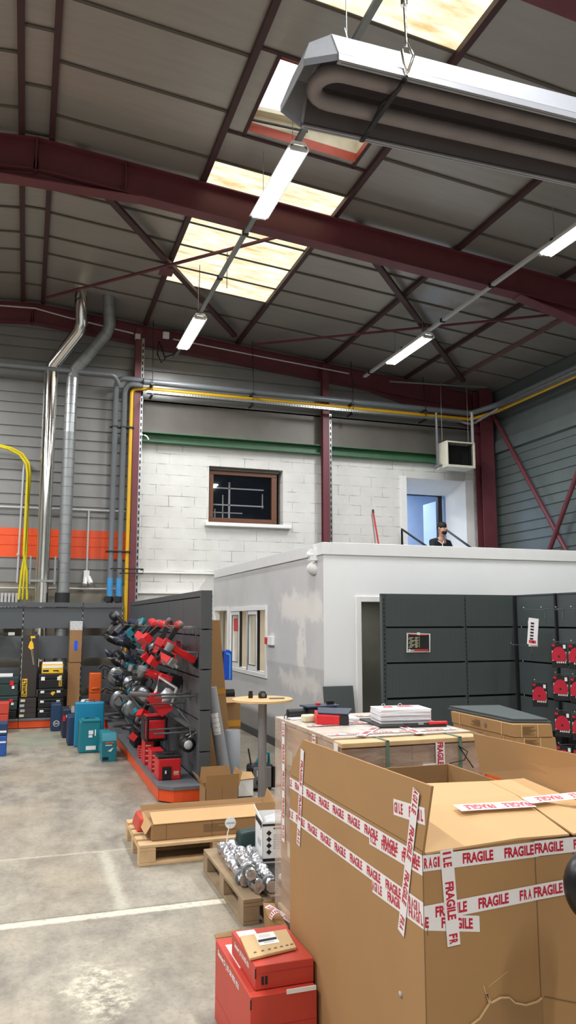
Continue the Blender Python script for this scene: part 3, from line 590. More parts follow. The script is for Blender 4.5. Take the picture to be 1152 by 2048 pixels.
for x in (HX0 + .62, HX0 + 2.9, HX0 + 5.0):
    MB().bar((x, HY - .33, HZ - .02), (x, HY + .33, HZ - .02), .03, .006).tube([(x, HY - .3, HZ - .03), (x, HY - .14, HZ - .0), (x, HY, HZ + .04), (x, HY + .14, HZ), (x, HY + .3, HZ - .03)], .012, 6).build('tube_hanger', 'black', t)
for x in (HX0 + .62,):
    mb = MB().tube([(x, HY - .34, HZ - .01), (x - .04, HY - .36, HZ + .14), (x, HY - .35, HZ + .2), (x + .04, HY - .36, HZ + .12), (x, HY - .34, HZ - .01)], .01, 6).tube([(x, HY - .35, HZ + .18), (x, HY - .33, HZ + .5)], .008, 6).tube([(x, HY - .33, HZ + .47), (x, HY - .33, HZ + .53)], .022, 8).tube([(x, HY - .33, HZ + .5), (x, HY - .3, zp(x))], .005, 5).tube([(x, HY - .33, HZ + .55), (x + .06, HY - .33, HZ + .68), (x + .2, HY - .33, HZ + .7)], .004, 5)
    mb.build('suspension_cable', 'chrome', t)
    MB().tube([(x - .2, HY + .1, HZ + .24), (x - .2, HY + .1, zp(x))], .004, 5).tube([(x - .25, HY - .1, HZ + .24), (x - .3, HY - .1, HZ + .42)], .004, 5).build('suspension_cable', 'galv', t)

# ------------------------------------------------------------------ pipes, ducts and wall fittings
def rings(mb, path, r, step, wd, m):
    P = [Vector(p) for p in path]; acc = 0
    for a, b in zip(P[:-1], P[1:]):
        d = (b - a).length; u = (b - a).normalized() if d else Vector((0, 0, 1)); s = step - acc if acc else step
        while s < d:
            c = a + u * s; mb.tube([c - u * wd / 2, c + u * wd / 2], r, 20, m); s += step
        acc = 0
t = thing('steel_flue', 'shiny polished steel flue pipe rising beside the spiral duct', 'pipe', (.25, 14.1, 0))
fp = [(.25, 14.1, .02), (.25, 14.1, 6.22)]
MB().tube(fp, .118, 24).build('lower_pipe', 'chrome', t)
fp2 = [(.25, 14.1, 6.22), (.27, 14.07, 6.32), (.68, 13.72, 6.86), (.72, 13.66, 7.0), (.68, 13.55, 7.62)]
MB().tube(fp2, .112, 24).build('upper_pipe', 'chrome', t)
for z in (2.62, 3.6, 4.45, 5.35, 6.18): MB().tube([(.25, 14.1, z - .025), (.25, 14.1, z + .025)], .126, 24).build('clamp_band', 'chrome', t)
mb = MB().box(.06, 13.95, 2.4, .44, 14.25, 2.44).box(.03, 13.98, 2.36, .06, 14.02, 2.85).box(.44, 13.98, 2.36, .47, 14.02, 2.85)
mb.build('wall_bracket', 'galvdark', t)
t = thing('spiral_duct', 'matt galvanised spiral duct rising beside the shiny flue', 'duct', (.60, 14.1, 0))
dp = [(.60, 14.1, .02), (.61, 14.1, 5.1)]; dp1 = [(.61, 14.1, 5.1), (.62, 14.08, 6.12)]; dp2 = [(.62, 14.08, 6.12), (.67, 14.04, 6.28), (1.17, 13.74, 6.9), (1.22, 13.7, 7.05), (1.17, 13.58, 7.6)]
for nme, p, mm in (('lower_duct', dp, 'galvdark'), ('middle_duct', dp1, 'galv'), ('upper_duct', dp2, 'galvdark')):
    mb = MB().tube(p, .108, 24); rings(mb, p, .1105, .17, .008, 1); mb.build(nme, [mm, 'inkgrey'], t)
MB().tube([(.60, 14.1, 2.05), (.60, 14.1, 2.22)], .125, 20).build('collar', 'shelfdark', t)
def bent(pts, r, m, name, label, cat, n=12, group=None):
    P = [Vector(p) for p in pts]; out = [P[0]]
    for a, b, c in zip(P[:-2], P[1:-1], P[2:]):
        k = min(.12, (b - a).length * .4, (c - b).length * .4); u = b + (a - b).normalized() * k; v = b + (c - b).normalized() * k
        for i in range(7): q = i / 6; out.append((1 - q) ** 2 * u + 2 * q * (1 - q) * b + q * q * v)
    out.append(P[-1])
    mb = MB().tube(out, r, n)
    return solo(mb, name, m, label, cat, group)
t = thing('water_pipe', 'upright grey pipe with blue end, the one nearer the spiral duct', 'pipe', (1.42, 14.2, 2.05), group='upright grey pipes')
def up_pipe(x, t, zt):
    P = [Vector((x, 14.2, 2.5)), Vector((x, 14.2, zt - .14))] + [Vector((x + .12 - .12 * math.cos(a * math.pi / 12), 14.2 - .02 * a, zt - .14 + .14 * math.sin(a * math.pi / 12))) for a in range(1, 7)] + [Vector((1.9, 14.08, zt))]
    MB().tube(P, .05, 14).build('pipe', 'pipegrey', t); MB().tube([(x, 14.2, 2.16), (x, 14.2, 2.5)], .054, 14).build('blue_end', 'blue', t)
    MB().tube([(x - .05, 14.2, 2.12), (x - .05, 14.1, 2.12)], .055, 12).tube([(x, 14.2, 2.0), (x, 14.2, 2.17)], .06, 12).build('valve', 'black', t)
up_pipe(1.42, t, 6.2)
t = thing('water_pipe', 'upright grey pipe with blue end, the one nearer the yellow pipe', 'pipe', (1.58, 14.2, 2.05), group='upright grey pipes'); up_pipe(1.58, t, 6.1)
bent([(1.9, 14.02, 6.16), (8.9, 14.02, 6.16), (9.22, 13.5, 6.24), (9.22, 8, 6.28)], .06, 'pipegrey', 'heating_pipe', 'long grey pipe running under the roof along end and side walls', 'pipe')
bent([(-3, 14.0, 6.2), (1.36, 14.0, 6.22), (1.46, 14.1, 6.08)], .045, 'pipegrey', 'heating_pipe', 'thin grey pipe crossing in front of the flue and duct', 'pipe')
bent([(1.71, 14.2, .02), (1.71, 14.2, 6.05), (1.95, 14.1, 6.05), (8.95, 14.1, 6.05), (9.26, 13.6, 6.12), (9.26, 8, 6.14)], .036, 'yellow', 'gas_pipe', 'yellow gas pipe rising beside the red column then following the walls', 'pipe')
mb = MB()
for z in (2.98, 5.3):
    mb.box(1.33, 14.25, z - .015, 1.85, 14.28, z + .015)
    for x in (1.42, 1.58, 1.71): mb.box(x - .055, 14.14, z - .012, x + .055, 14.25, z + .012)
mb2 = MB().box(1.35, 14.25, 5.285, 1.85, 14.28, 5.315)
for z, l in ((2.98, 'lower clamp rail holding the grey and yellow upright pipes'), (5.3, 'upper clamp rail holding the grey and yellow upright pipes')):
    mb = MB().box(1.33, 14.25, z - .015, 1.85, 14.28, z + .015)
    for x in (1.42, 1.58, 1.71): mb.box(x - .058, 14.14, z - .012, x + .058, 14.25, z + .012)
    solo(mb, 'pipe_clamp_rail', 'shelfdark', l, 'bracket', 'pipe clamp rails')
mb = MB()
for a in ((1.4, 14.1, 2.62), (1.4, 14.1, 2.72)): pass
solo(MB().tube([(1.42, 14.12, 2.66), (1.42, 14.02, 2.66), (1.98, 14.02, 2.66), (1.98, 14.3, 2.66)], .012, 6).tube([(1.58, 14.12, 2.58), (1.58, 14.02, 2.58), (1.98, 14.02, 2.58), (1.98, 14.02, 2.66)], .01, 6), 'pipe_guard', 'shelfdark', 'small black rod guard around the lower upright pipes', 'bracket')
for k, (x, y) in enumerate(((2.05, 14.0), (4.0, 14.0), (6.1, 14.0), (7.75, 14.0))):
    mb = MB().box(x - .02, y - .1, 5.88, x + .02, y + .2, 5.91).tube([(x, y - .09, 5.9), (x, y - .09, 6.3), (x, y + .0, zp(x) - .1)], .008, 5).box(x - .03, y - .1, 6.08, x + .03, y + .12, 6.11)
    solo(mb, 'pipe_hanger', 'black', f'black hanger carrying pipes along the end wall, {ORD[k]} from the yellow upright', 'bracket', 'pipe hangers')
def tray(mb, a, b):
    a, b = Vector(a), Vector(b); d = (b - a).normalized(); L = (b - a).length; s = d.cross(ZP)
    mb.bar(a, b, .1, .006); mb.bar(a + s * .05 + ZP * .02, b + s * .05 + ZP * .02, .006, .045); mb.bar(a - s * .05 + ZP * .02, b - s * .05 + ZP * .02, .006, .045)
    k = 0
    while k < L - .05:
        c = a + d * (k + .02); mb.bar(c + s * .054 + ZP * .02, c + d * .03 + s * .054 + ZP * .02, .004, .022, 1); k += .055
    return mb
solo(tray(MB(), (1.95, 13.95, 5.92), (8.6, 13.95, 5.92)), 'wire_tray', ['galv', 'inkgrey'], 'perforated silver cable tray under the pipes along the end wall', 'cable tray')
solo(tray(MB(), (9.15, 13.3, 6.12), (9.15, 8.0, 6.12)), 'wire_tray', ['galv', 'inkgrey'], 'perforated silver cable tray under the pipes along the side wall', 'cable tray')
bent([(8.6, 13.95, 5.94), (8.85, 13.9, 5.88), (9.12, 13.3, 6.1)], .03, 'galvdark', 'flexible_conduit', 'bent grey conduit joining the two cable trays in the corner', 'conduit')
# surface conduits
solo(MB().tube([(-3, 14.42, 3.73), (1.68, 14.42, 3.75)], .022, 8), 'conduit', 'lightgrey', 'white conduit running level above the orange wall band', 'conduit')
t = thing('drop_conduit', 'white conduit dropping over the orange band to white sockets', 'conduit', (1.02, 14.42, 2.5))
MB().tube([(1.02, 14.42, 3.74), (1.02, 14.42, 2.62)], .018, 8).build('conduit', 'lightgrey', t)
MB().box(.97, 14.38, 2.5, 1.07, 14.48, 2.64).build('junction_box', 'white', t)
MB().tube([(1.0, 14.4, 2.5), (.99, 14.33, 2.38)], .04, 10).build('socket', 'white', t); MB().tube([(1.05, 14.4, 2.52), (1.1, 14.33, 2.4)], .045, 10).build('socket', 'white', t)
solo(MB().tube([(-.14, 14.42, 4.6), (-.16, 14.42, 2.4)], .022, 8).tube([(-.16, 14.42, 2.88), (-.16, 14.42, 2.92)], .035, 8), 'conduit', 'lightgrey', 'white upright conduit behind the yellow hoses', 'conduit')
solo(MB().tube([(-3, 14.43, 2.3), (1.6, 14.43, 2.31)], .02, 8), 'conduit', 'lightgrey', 'white conduit running level just above the shelving', 'conduit')
hp = [(-1.5, 14.2, 4.78), (-.55, 14.2, 4.78), (-.39, 14.2, 4.75), (-.2, 14.2, 4.66), (-.08, 14.2, 4.5), (-.05, 14.2, 4.3), (-.05, 14.2, 2.9)]
for k, (dx, xe, l) in enumerate(((0, -.12, 'outermost'), (.012, -.05, 'middle'), (-.012, .02, 'innermost'))):
    p = [Vector(q) + Vector((dx * 2, -.02 * k, dx)) for q in hp] + [Vector((xe * .6 - .02, 14.18, 2.6)), Vector((xe, 14.18, 2.1))]
    solo(MB().tube(p, .022, 8), 'hose', 'hose', f'yellow hose curving down the grey cladding, {l} of the three at its foot', 'hose', 'yellow hoses')
mb = MB()
for i in range(5): mb.box(-.42 + i * .06, 14.4, 1.6, -.38 + i * .06, 14.45, 2.22)
solo(mb, 'radiator', 'lightgrey', 'old grey column radiator low on the wall behind the shelving', 'radiator')
solo(MB().tube([(-.7, 14.1, 7.33), (-.08, 14.1, 7.36), (.5, 14.1, 7.26), (1.7, 14.1, 7.1)], .014, 6), 'roof_conduit', 'lightgrey', 'pale conduit running along the end roof beam above the flue', 'conduit')
solo(MB().tube([(2.45, 14.1, 7.08), (4.2, 14.1, 6.93), (6.1, 14.1, 6.78)], .014, 6), 'roof_conduit', 'lightgrey', 'thin pale conduit along the end beam right of the tube light', 'conduit')
solo(MB().box(2.26, 14.12, 7.1, 2.38, 14.2, 7.22), 'alarm_box', 'white', 'small white box on the end beam beside the black cable loop', 'box', bevel=.008)
solo(MB().box(1.74, 14.18, 7.04, 1.84, 14.27, 7.14), 'junction_box', 'lightgrey', 'small grey box on top of the red column by the yellow pipe', 'box', bevel=.006)
solo(MB().tube([(6.9, 13.85, 6.62), (9.2, 13.85, 6.72)], .02, 8), 'hanging_rod', 'galvdark', 'thin grey rod hanging level above the unit heater', 'rod')
mb = MB()
solo(MB().tube(arc((1.95, 14.3, 5.1), .11, .2, 3.0, XP, ZP), .015, 8), 'cable_loop', 'white', 'short white loop of cable at the end of the green beam', 'cable')

# unit heater in the corner
t = thing('unit_heater', 'square cream unit heater with dark louvres hanging before the corner column', 'heater', (8.3, 13.6, 4.83))
mb = MB(); x0, x1, z0, z1, y0, y1 = 7.98, 8.65, 4.84, 5.38, 13.5, 13.9
mb.box(x0, y0, z0, x1, y1, z0 + .05).box(x0, y0, z1 - .03, x1, y1, z1).box(x0, y0, z0 + .05, x0 + .04, y1, z1 - .03).box(x1 - .04, y0, z0 + .05, x1, y1, z1 - .03).box(x0 + .04, y1 - .02, z0 + .05, x1 - .04, y1, z1 - .03)
mb.build('casing', 'cream', t, bevel=.006); MB().box(x0 + .045, y0 + .24, z0 + .055, x1 - .045, y0 + .25, z1 - .035).box(x0 + .041, y0 + .08, z0 + .055, x0 + .046, y0 + .24, z1 - .035).box(x1 - .046, y0 + .08, z0 + .055, x1 - .041, y0 + .24, z1 - .035).build('core', 'shelfdark', t)
for i in range(11):
    x = x0 + .07 + i * .053; MB().slab([(x, y0 + .02, z0 + .06), (x, y0 + .02, z1 - .04), (x + .03, y0 + .06, z1 - .04), (x + .03, y0 + .06, z0 + .06)], (.004, 0, 0)).build('louvre', 'shelfdark', t)
mb = MB().lathe([(.2, 0), (.2, .03)], (8.25, y0 + .2, 5.1), 20, 0, 'y'); mb.build('fan', 'black', t)
MB().tube([(7.88, 13.7, 6.0), (7.88, 13.7, 4.92), (7.98, 13.7, 4.9)], .028, 10).tube([(7.82, 13.7, 4.84), (7.92, 13.7, 4.9)], .03, 8).build('feed_pipe', 'pipegrey', t)
MB().tube([(8.76, 13.75, 6.1), (8.76, 13.75, 5.36), (8.66, 13.75, 5.32)], .032, 10).build('feed_pipe', 'lightgrey', t)
for x in (8.0, 8.62): MB().tube([(x, 13.7, 5.38), (x, 13.7, 6.65)], .006, 5).build('hanging_rod', 'galvdark', t)

# leaning pole, wall camera, call point
solo(MB().tube([(6.74, 14.42, 4.02), (6.92, 14.2, 2.27)], .017, 8).tube([(6.74, 14.42, 4.02), (6.747, 14.41, 3.95)], .022, 8, 1), 'paint_pole', ['red', 'black'], 'thin red pole leaning on the white block wall', 'pole')
t = thing('wall_siren', 'white cone-shaped wall fitting with bracket on the office corner', 'siren', (3.36, 8.95, 2.35))
MB().box(3.30, 8.9, 2.48, 3.40, 8.98, 2.62).lathe([(.03, 0), (.045, .03), (.045, .07)], (3.27, 8.94, 2.55), 14, 0, 'x').build('bracket', 'white', t)
MB().lathe([(.02, -.02), (.07, .0), (.085, .06), (.075, .14), (.05, .22), (.02, .26)], (3.40, 8.95, 2.39), 18, 0, 'y').build('horn', 'white', t)
t = thing('call_point', 'small red and white fire alarm call point beside the office windows', 'alarm', (3.4, 10.8, 1.45))
MB().box(3.35, 10.64, 1.39, 3.40, 10.84, 1.52).build('white_cover', 'white', t, .006); MB().box(3.34, 10.84, 1.4, 3.40, 10.95, 1.5).build('red_button_plate', 'red', t, .004)

# ------------------------------------------------------------------ stairs, handrail and person on the office roof
t = thing('roof_steps', 'white steps leading up to the splayed doorway above the office', 'stairs', (7.9, 13.8, 2.25))
MB().box(7.2, 12.6, 2.25, 8.7, 14.4, 2.41).box(7.2, 13.15, 2.41, 8.7, 14.4, 2.59).box(7.2, 13.25, 2.59, 8.7, 14.4, 2.775).box(7.2, 13.9, 2.775, 8.7, 14.4, 2.85).build('steps', 'white', t)
for x, xf, l in ((7.34, 7.34, 'black handrail on the window side of the roof doorway'), (8.3, 8.3, 'black handrail beside the seated person at the roof doorway')):
    MBh = MB().tube([(x, 14.3, 2.85), (x, 14.3, 3.62), (x + .05, 13.0, 3.02), (x + .05, 12.95, 2.25)] if x < 8 else [(x, 14.3, 2.85), (x, 14.3, 3.7), (x + .05, 12.95, 3.0), (x + .05, 12.9, 2.25)], .025, 8)
    solo(MBh, 'handrail', 'black', l, 'handrail', 'handrails')
def skin(name, verts, edges, radii, m, parent, sub=2, root=0):
    me = bpy.data.meshes.new(name); me.from_pydata(verts, edges, []); me.materials.append(M[m])
    o = bpy.data.objects.new(name, me); COL.objects.link(o); o.parent = parent
    o.modifiers.new('skin', 'SKIN'); o.modifiers['skin'].use_smooth_shade = True
    me.skin_vertices.new() if not me.skin_vertices else None
    for i, r in enumerate(radii): me.skin_vertices[0].data[i].radius = r if isinstance(r, tuple) else (r, r)
    me.skin_vertices[0].data[root].use_root = True
    s = o.modifiers.new('subdiv', 'SUBSURF'); s.levels = s.render_levels = sub
    dg = bpy.context.evaluated_depsgraph_get(); m2 = bpy.data.meshes.new_from_object(o.evaluated_get(dg)); o.modifiers.clear(); o.data = m2; bpy.data.meshes.remove(me); m2.name = name
    return o
p = thing('person', 'person in a dark sweater sitting at the roof doorway, head bowed', 'person', (7.66, 13.3, 2.775), (0, 0, .25))
# local frame: seat at z=0, facing -y
Bv = [(0, .05, .1), (0, .04, .3), (0, 0, .5), (0, -.03, .57), (0, -.055, .63), (0, -.075, .70), (0, -.07, .80)]
Br = [(.14, .1), (.12, .09), (.13, .07), (.055, .055), (.06, .065), (.083, .098), (.075, .088)]
Be = [(i, i + 1) for i in range(6)]
for s in (1, -1):
    n = len(Bv); Bv += [(s * .19, 0, .49), (s * .26, -.06, .25), (s * .13, -.26, .12), (s * .09, -.34, .13)]; Br += [.06, .047, .036, .03]; Be += [(2, n), (n, n + 1), (n + 1, n + 2), (n + 2, n + 3)]
    for fx, L, dz in ((-.03, .07, 0), (-.01, .085, .0), (.012, .08, 0), (.03, .065, 0)):
        k = len(Bv); Bv += [(s * (.09 + fx), -.34 - L * .6, .125), (s * (.08 + fx * .8), -.34 - L, .10)]; Br += [.0095, .008]; Be += [(n + 3, k), (k, k + 1)]
    k = len(Bv); Bv += [(s * .05, -.35, .145), (s * .035, -.385, .14)]; Br += [.011, .009]; Be += [(n + 3, k), (k, k + 1)]
    n = len(Bv); Bv += [(s * .1, 0, .08), (s * .14, -.42, .06), (s * .14, -.36, -.32), (s * .15, -.48, -.36)]; Br += [.085, .06, .042, .035]; Be += [(0, n), (n, n + 1), (n + 1, n + 2), (n + 2, n + 3)]
body = skin('body', Bv, Be, Br, 'skin', p)
fc = MB().ball((0, -.168, .735), (.014, .02, .026)).ball((0, -.15, .695), (.026, .012, .009)).ball((.083, -.06, .745), (.012, .022, .032)).ball((-.083, -.06, .745), (.012, .022, .032))
for s in (1, -1): fc.ball((s * .032, -.148, .765), (.016, .012, .008), 1)
fc.build('face_features', ['skin', 'hair'], p, local=True)
MB().ball((0, -.055, .805), (.088, .102, .085)).ball((0, -.03, .775), (.09, .085, .07)).build('hair', 'hair', p, local=True)
MB().ball((0, -.115, .672), (.062, .05, .045)).build('beard', 'hair', p, local=True)
sv = [(0, .05, .08), (0, .04, .3), (0, 0, .49), (0, -.025, .575)]; se = [(0, 1), (1, 2), (2, 3)]; sr = [(.175, .135), (.165, .13), (.185, .12), (.078, .075)]
for s in (1, -1):
    n = len(sv); sv += [(s * .205, 0, .485), (s * .265, -.06, .25), (s * .15, -.23, .125)]; sr += [.078, .063, .05]; se += [(2, n), (n, n + 1), (n + 1, n + 2)]
skin('sweater', sv, se, sr, 'cloth', p)
tv = [(0, .04, .09)]; te = []; tr = [(.17, .12)]
for s in (1, -1):
    n = len(tv); tv += [(s * .1, -.02, .085), (s * .145, -.42, .065), (s * .14, -.36, -.33)]; tr += [.1, .078, .06]; te += [(0, n), (n, n + 1), (n + 1, n + 2)]
skin('trousers', tv, te, tr, 'trousers', p)
for s in (1, -1): MB().box(s * .15 - .045, -.6, -.4, s * .15 + .045, -.34, -.32).build('shoe', 'black', p, .02, local=True)
MB().tube([(-.02, -.125, .5), (-.09, -.15, .44), (-.1, -.16, .3)], .008, 6).tube([(-.16, -.1, .5), (-.09, -.15, .44)], .008, 6).build('lanyard', 'white', p, local=True)

# ------------------------------------------------------------------ shop shelving along the end wall
t = thing('wall_shelving', 'long grey shop shelving with orange kickplate before the end wall', 'shelving', (-.2, 13.8, 0))
bays = [-2.03, -1.03, -.03, .95, 1.63]
for a, b in zip(bays[:-1], bays[1:]):
    for z0, z1 in ((1.61, 1.965), (1.10, 1.48), (.58, .96), (.17, .46)):
        MB().box(a + .008, 13.98, z0, b - .008, 14.02, z1).box(a + .008, 13.965, z0, b - .008, 13.98, z0 + .03).build('back_panel', 'shelf', t)
    MB().box(a + .004, 13.94, 1.975, b - .004, 14.06, 2.05).build('top_cap', 'shelf', t)
    MB().box(a + .004, 13.55, .125, b - .004, 13.98, .16).build('base_deck', 'deck', t, .004)
    MB().box(a + .004, 13.57, .012, b - .004, 13.6, .122).build('kick_plate', 'kick', t)
for x in bays:
    mb = MB().box(x - .02, 14.02, 0, x + .02, 14.06, 2.0)
    for i in range(18): mb.box(x - .004, 13.972, .25 + i * .1, x + .004, 13.978, .29 + i * .1, 1)
    mb.build('upright', ['shelf', 'lightgrey'], t)
MB().box(-1.5, 13.6, 1.50, -.25, 13.9, 1.54).build('shelf_board', 'shelfdark', t); MB().box(-.25, 13.6, 1.5, -.15, 13.68, 1.55).build('bracket_end', 'chrome', t)

# tool gondola
GX, GY0, GY1 = 1.70, 7.78, 13.5
g = thing('tool_gondola', 'dark grey gondola shelving hung with power tools, orange base edge', 'shelving', (1.6, 10.5, 0))
nb = 6; bw = (GY1 - GY0) / nb; rows = [(1.6, 1.98), (1.18, 1.585), (.76, 1.165), (.17, .745)]
for k in range(nb):
    a, b = GY0 + k * bw, GY0 + (k + 1) * bw
    for z0, z1 in rows: MB().box(GX, a + .003, z0, GX + .03, b - .003, z1).build('back_panel', 'shelf', g)
    MB().slab([(1.29, a, .125), (GX, a, .125), (GX, b, .125), (1.29, b, .125)], (0, 0, .035)).build('base_deck', 'deck', g, .003)
    MB().box(1.30, a, .012, 1.33, b, .122).build('kick_plate', 'kick', g)
MB().slab([(1.29, GY0 - .002, .125), (1.42, GY0 - .14, .125), (1.80, GY0 - .14, .125), (1.8, GY0 - .002, .125)], (0, 0, .035)).build('end_deck', 'deck', g, .003)
MB().slab([(1.31, GY0, .012), (1.43, GY0 - .12, .012), (1.79, GY0 - .12, .012), (1.79, GY0, .012)], (0, 0, .11)).build('end_kick_plate', 'kick', g)
MB().box(GX - .01, GY0, 1.99, GX + .11, GY1, 2.05).build('top_cap', 'shelf', g)
MB().box(GX + .07, GY0, .0, GX + .1, GY1, 1.98).build('rear_panel', 'shelf', g)
for i in range(5):
    z0 = .05 + i * .4; MB().box(GX - .015, GY0 - .055, z0 + .012, GX + .10, GY0 - .002, z0 + .4).build('end_panel', 'shelf', g, .003)
mb = MB()
for i in range(40): mb.box(GX + .1, GY0 - .045, .1 + i * .048, GX + .104, GY0 - .025, .13 + i * .048)
mb.build('slot_strip', 'shelfdark', g)
def hook(y, z, L=.3, par=None, tip=.03):
    return MB().tube([(GX, y, z), (GX - L, y, z + .01), (GX - L - .015, y, z + tip)], .005, 5).tube([(GX - .01, y, z), (GX - .01, y, z - .08)], .004, 5).build('hook', 'galv', g)
for y, z in ((7.88, 1.68), (8.0, 1.66), (8.12, 1.68), (7.9, 1.42), (8.05, 1.42)): hook(y, z)
for y, z in ((7.95, .98), (8.25, .98), (8.5, .86), (8.0, .62), (8.3, .62)):
    MB().tube([(GX, y, z), (GX - .42, y, z - .01)], .011, 6).box(GX - .01, y - .02, z - .07, GX, y + .02, z + .03).build('support_arm', 'shelf', g)
MB().bar((GX - .1, GY0 + .02, .70), (GX - .1, 9.6, .70), .05, .02).build('cross_rail', 'shelf', g)
MB().tube([(1.66, 7.95, .5), (1.62, 7.9, .72), (1.5, 7.88, .86)], .006, 6).build('bent_rod', 'galv', g)

# power tools
def tool_parts(kind, c):
    """list of (name, mesh builder, materials) in the tool's own frame: hung below z=0"""
    dark = {'red': 'black', 'teal': 'black', 'navy': 'black', 'black': 'inkgrey'}[c]; col = {'red': 'red', 'teal': 'teal', 'navy': 'navy', 'black': 'black'}[c]
    if kind == 'drill':
        return [('body', MB().lathe([(.02, -.1), (.034, -.07), (.04, 0), (.04, .09), (.03, .12)], (0, 0, 0), 12, 0, 'x'), col), ('chuck', MB().lathe([(.012, -.17), (.024, -.15), (.028, -.1)], (0, 0, 0), 12, 0, 'x'), 'inkgrey'),
                ('handle', MB().slab([(.03, -.022, -.02), (.09, -.022, -.02), (.12, -.022, -.16), (.06, -.022, -.16)], (0, .044, 0)), dark), ('battery', MB().box(.02, -.04, -.23, .16, .04, -.16), col)]
    if kind == 'grinder':
        return [('body', MB().lathe([(.028, -.14), (.034, 0), (.032, .12), (.04, .14), (.04, .19)], (0, 0, 0), 12, 0, 'x'), col), ('gear_head', MB().lathe([(.035, -.05), (.042, .03)], (-.17, 0, 0), 12), 'galvdark'),
                ('disc_guard', MB().lathe([(.03, -.075), (.075, -.07), (.08, -.045)], (-.17, 0, 0), 18), 'black'), ('battery', MB().box(.13, -.04, -.05, .23, .04, .05), dark)]
    if kind == 'reciprocating_saw':
        return [('body', MB().slab([(-.2, -.035, .02), (-.2, -.035, -.05), (0, -.035, -.07), (.14, -.035, -.02), (.2, -.035, .05), (.16, -.035, .09), (0, -.035, .06)], (0, .07, 0)), col), ('shoe', MB().box(-.25, -.03, -.06, -.2, .03, .02), 'galvdark'),
                ('handle', MB().tube([(.1, 0, -.02), (.17, 0, -.1), (.27, 0, -.08), (.24, 0, .05), (.16, 0, .08)], .022, 8), dark), ('battery', MB().box(.17, -.04, -.19, .29, .04, -.11), col), ('blade', MB().box(-.4, -.002, -.03, -.25, .002, -.005), 'silverdisc')]
    if kind == 'circular_saw':
        return [('motor_body', MB().lathe([(.05, 0), (.05, .14), (.04, .16)], (0, .02, 0), 14, 0, 'y'), col), ('blade_guard', MB().lathe([(.03, -.03), (.1, -.03), (.1, .02), (.03, .02)], (0, 0, 0), 20, 0, 'y'), dark), ('blade', MB().lathe([(.02, -.036), (.092, -.036), (.092, -.033)], (0, 0, 0), 24, 0, 'y'), 'silverdisc'),
                ('handle', MB().tube([(.06, .05, .03), (.13, .05, .1), (.2, .05, .05), (.2, .05, -.05)], .02, 8), col), ('base_plate', MB().box(-.13, -.06, -.105, .13, .09, -.1), 'silverdisc')]
    if kind == 'jigsaw':
        return [('body', MB().slab([(-.12, -.03, -.05), (.1, -.03, -.05), (.13, -.03, .02), (-.05, -.03, .05), (-.13, -.03, .03)], (0, .06, 0)), col), ('handle', MB().tube([(-.08, 0, .03), (-.06, 0, .1), (.08, 0, .1), (.11, 0, .0)], .019, 8), dark), ('base_plate', MB().box(-.13, -.04, -.09, .09, .04, -.084), 'silverdisc'), ('battery', MB().box(.1, -.035, -.08, .18, .035, .03), dark), ('blade', MB().box(-.11, -.002, -.17, -.1, .002, -.09), 'silverdisc')]
    if kind == 'corded_tool':
        return [('body', MB().lathe([(.03, -.16), (.045, -.1), (.05, .02), (.035, .1), (.025, .2)], (0, 0, 0), 12, 0, 'x'), col), ('side_handle', MB().tube([(-.1, 0, 0), (-.1, -.13, -.02)], .018, 8), dark), ('cord', MB().tube([(.2, 0, 0), (.27, .01, -.05), (.24, .03, -.2), (.12, .05, -.28), (.02, .04, -.2), (.1, .03, -.1), (.22, .02, -.14)], .008, 6), 'rubber'), ('nose', MB().lathe([(.014, -.22), (.02, -.16)], (0, 0, 0), 10, 0, 'x'), 'silverdisc')]
    if kind == 'mitre_saw':
        return [('base', MB().lathe([(.16, -.2), (.16, -.17), (.12, -.16)], (0, 0, 0), 20), 'black'), ('motor', MB().lathe([(.06, -.02), (.06, .16)], (0, 0, .05), 14, 0, 'y'), col), ('blade', MB().lathe([(.02, -.045), (.14, -.045), (.14, -.04)], (0, 0, .02), 26, 0, 'y'), 'silverdisc'), ('blade_guard', MB().lathe([(.08, -.06), (.1, -.055), (.1, -.02), (.08, -.02)], (0, 0, .04), 22, 0, 'y'), 'galvdark'), ('handle', MB().tube([(-.05, 0, .12), (-.2, 0, .2), (-.26, 0, .14)], .018, 8), dark)]
    if kind == 'trimmer':
        return [('body', MB().slab([(-.12, -.05, -.05), (.1, -.05, -.07), (.13, -.05, .06), (-.1, -.05, .07)], (0, .1, 0)), col), ('tank', MB().lathe([(.05, 0), (.06, .05), (.06, .12), (.03, .14)], (0, 0, .03), 12), 'lightgrey'), ('handle', MB().tube([(-.1, 0, .05), (-.18, 0, .18), (.02, 0, .22), (.1, 0, .05)], .016, 8), 'white'), ('nozzle', MB().tube([(-.12, 0, 0), (-.28, 0, -.12)], .022, 10), 'inkgrey')]
TM = {}
def tool(kind, c, loc, rot, label, group):
    t = thing(kind, label, kind.replace('_', ' ').replace('corded tool', 'power tool'), loc, rot, group); t.scale = (1.12, 1.12, 1.12)
    if (kind, c) not in TM:
        TM[(kind, c)] = [mb.build(n, m, t, local=True) for n, mb, m in tool_parts(kind, c)]
    else:
        for o in TM[(kind, c)]:
            k = o.copy(); COL.objects.link(k); k.parent = t
    return t
RNG = random.Random(3)
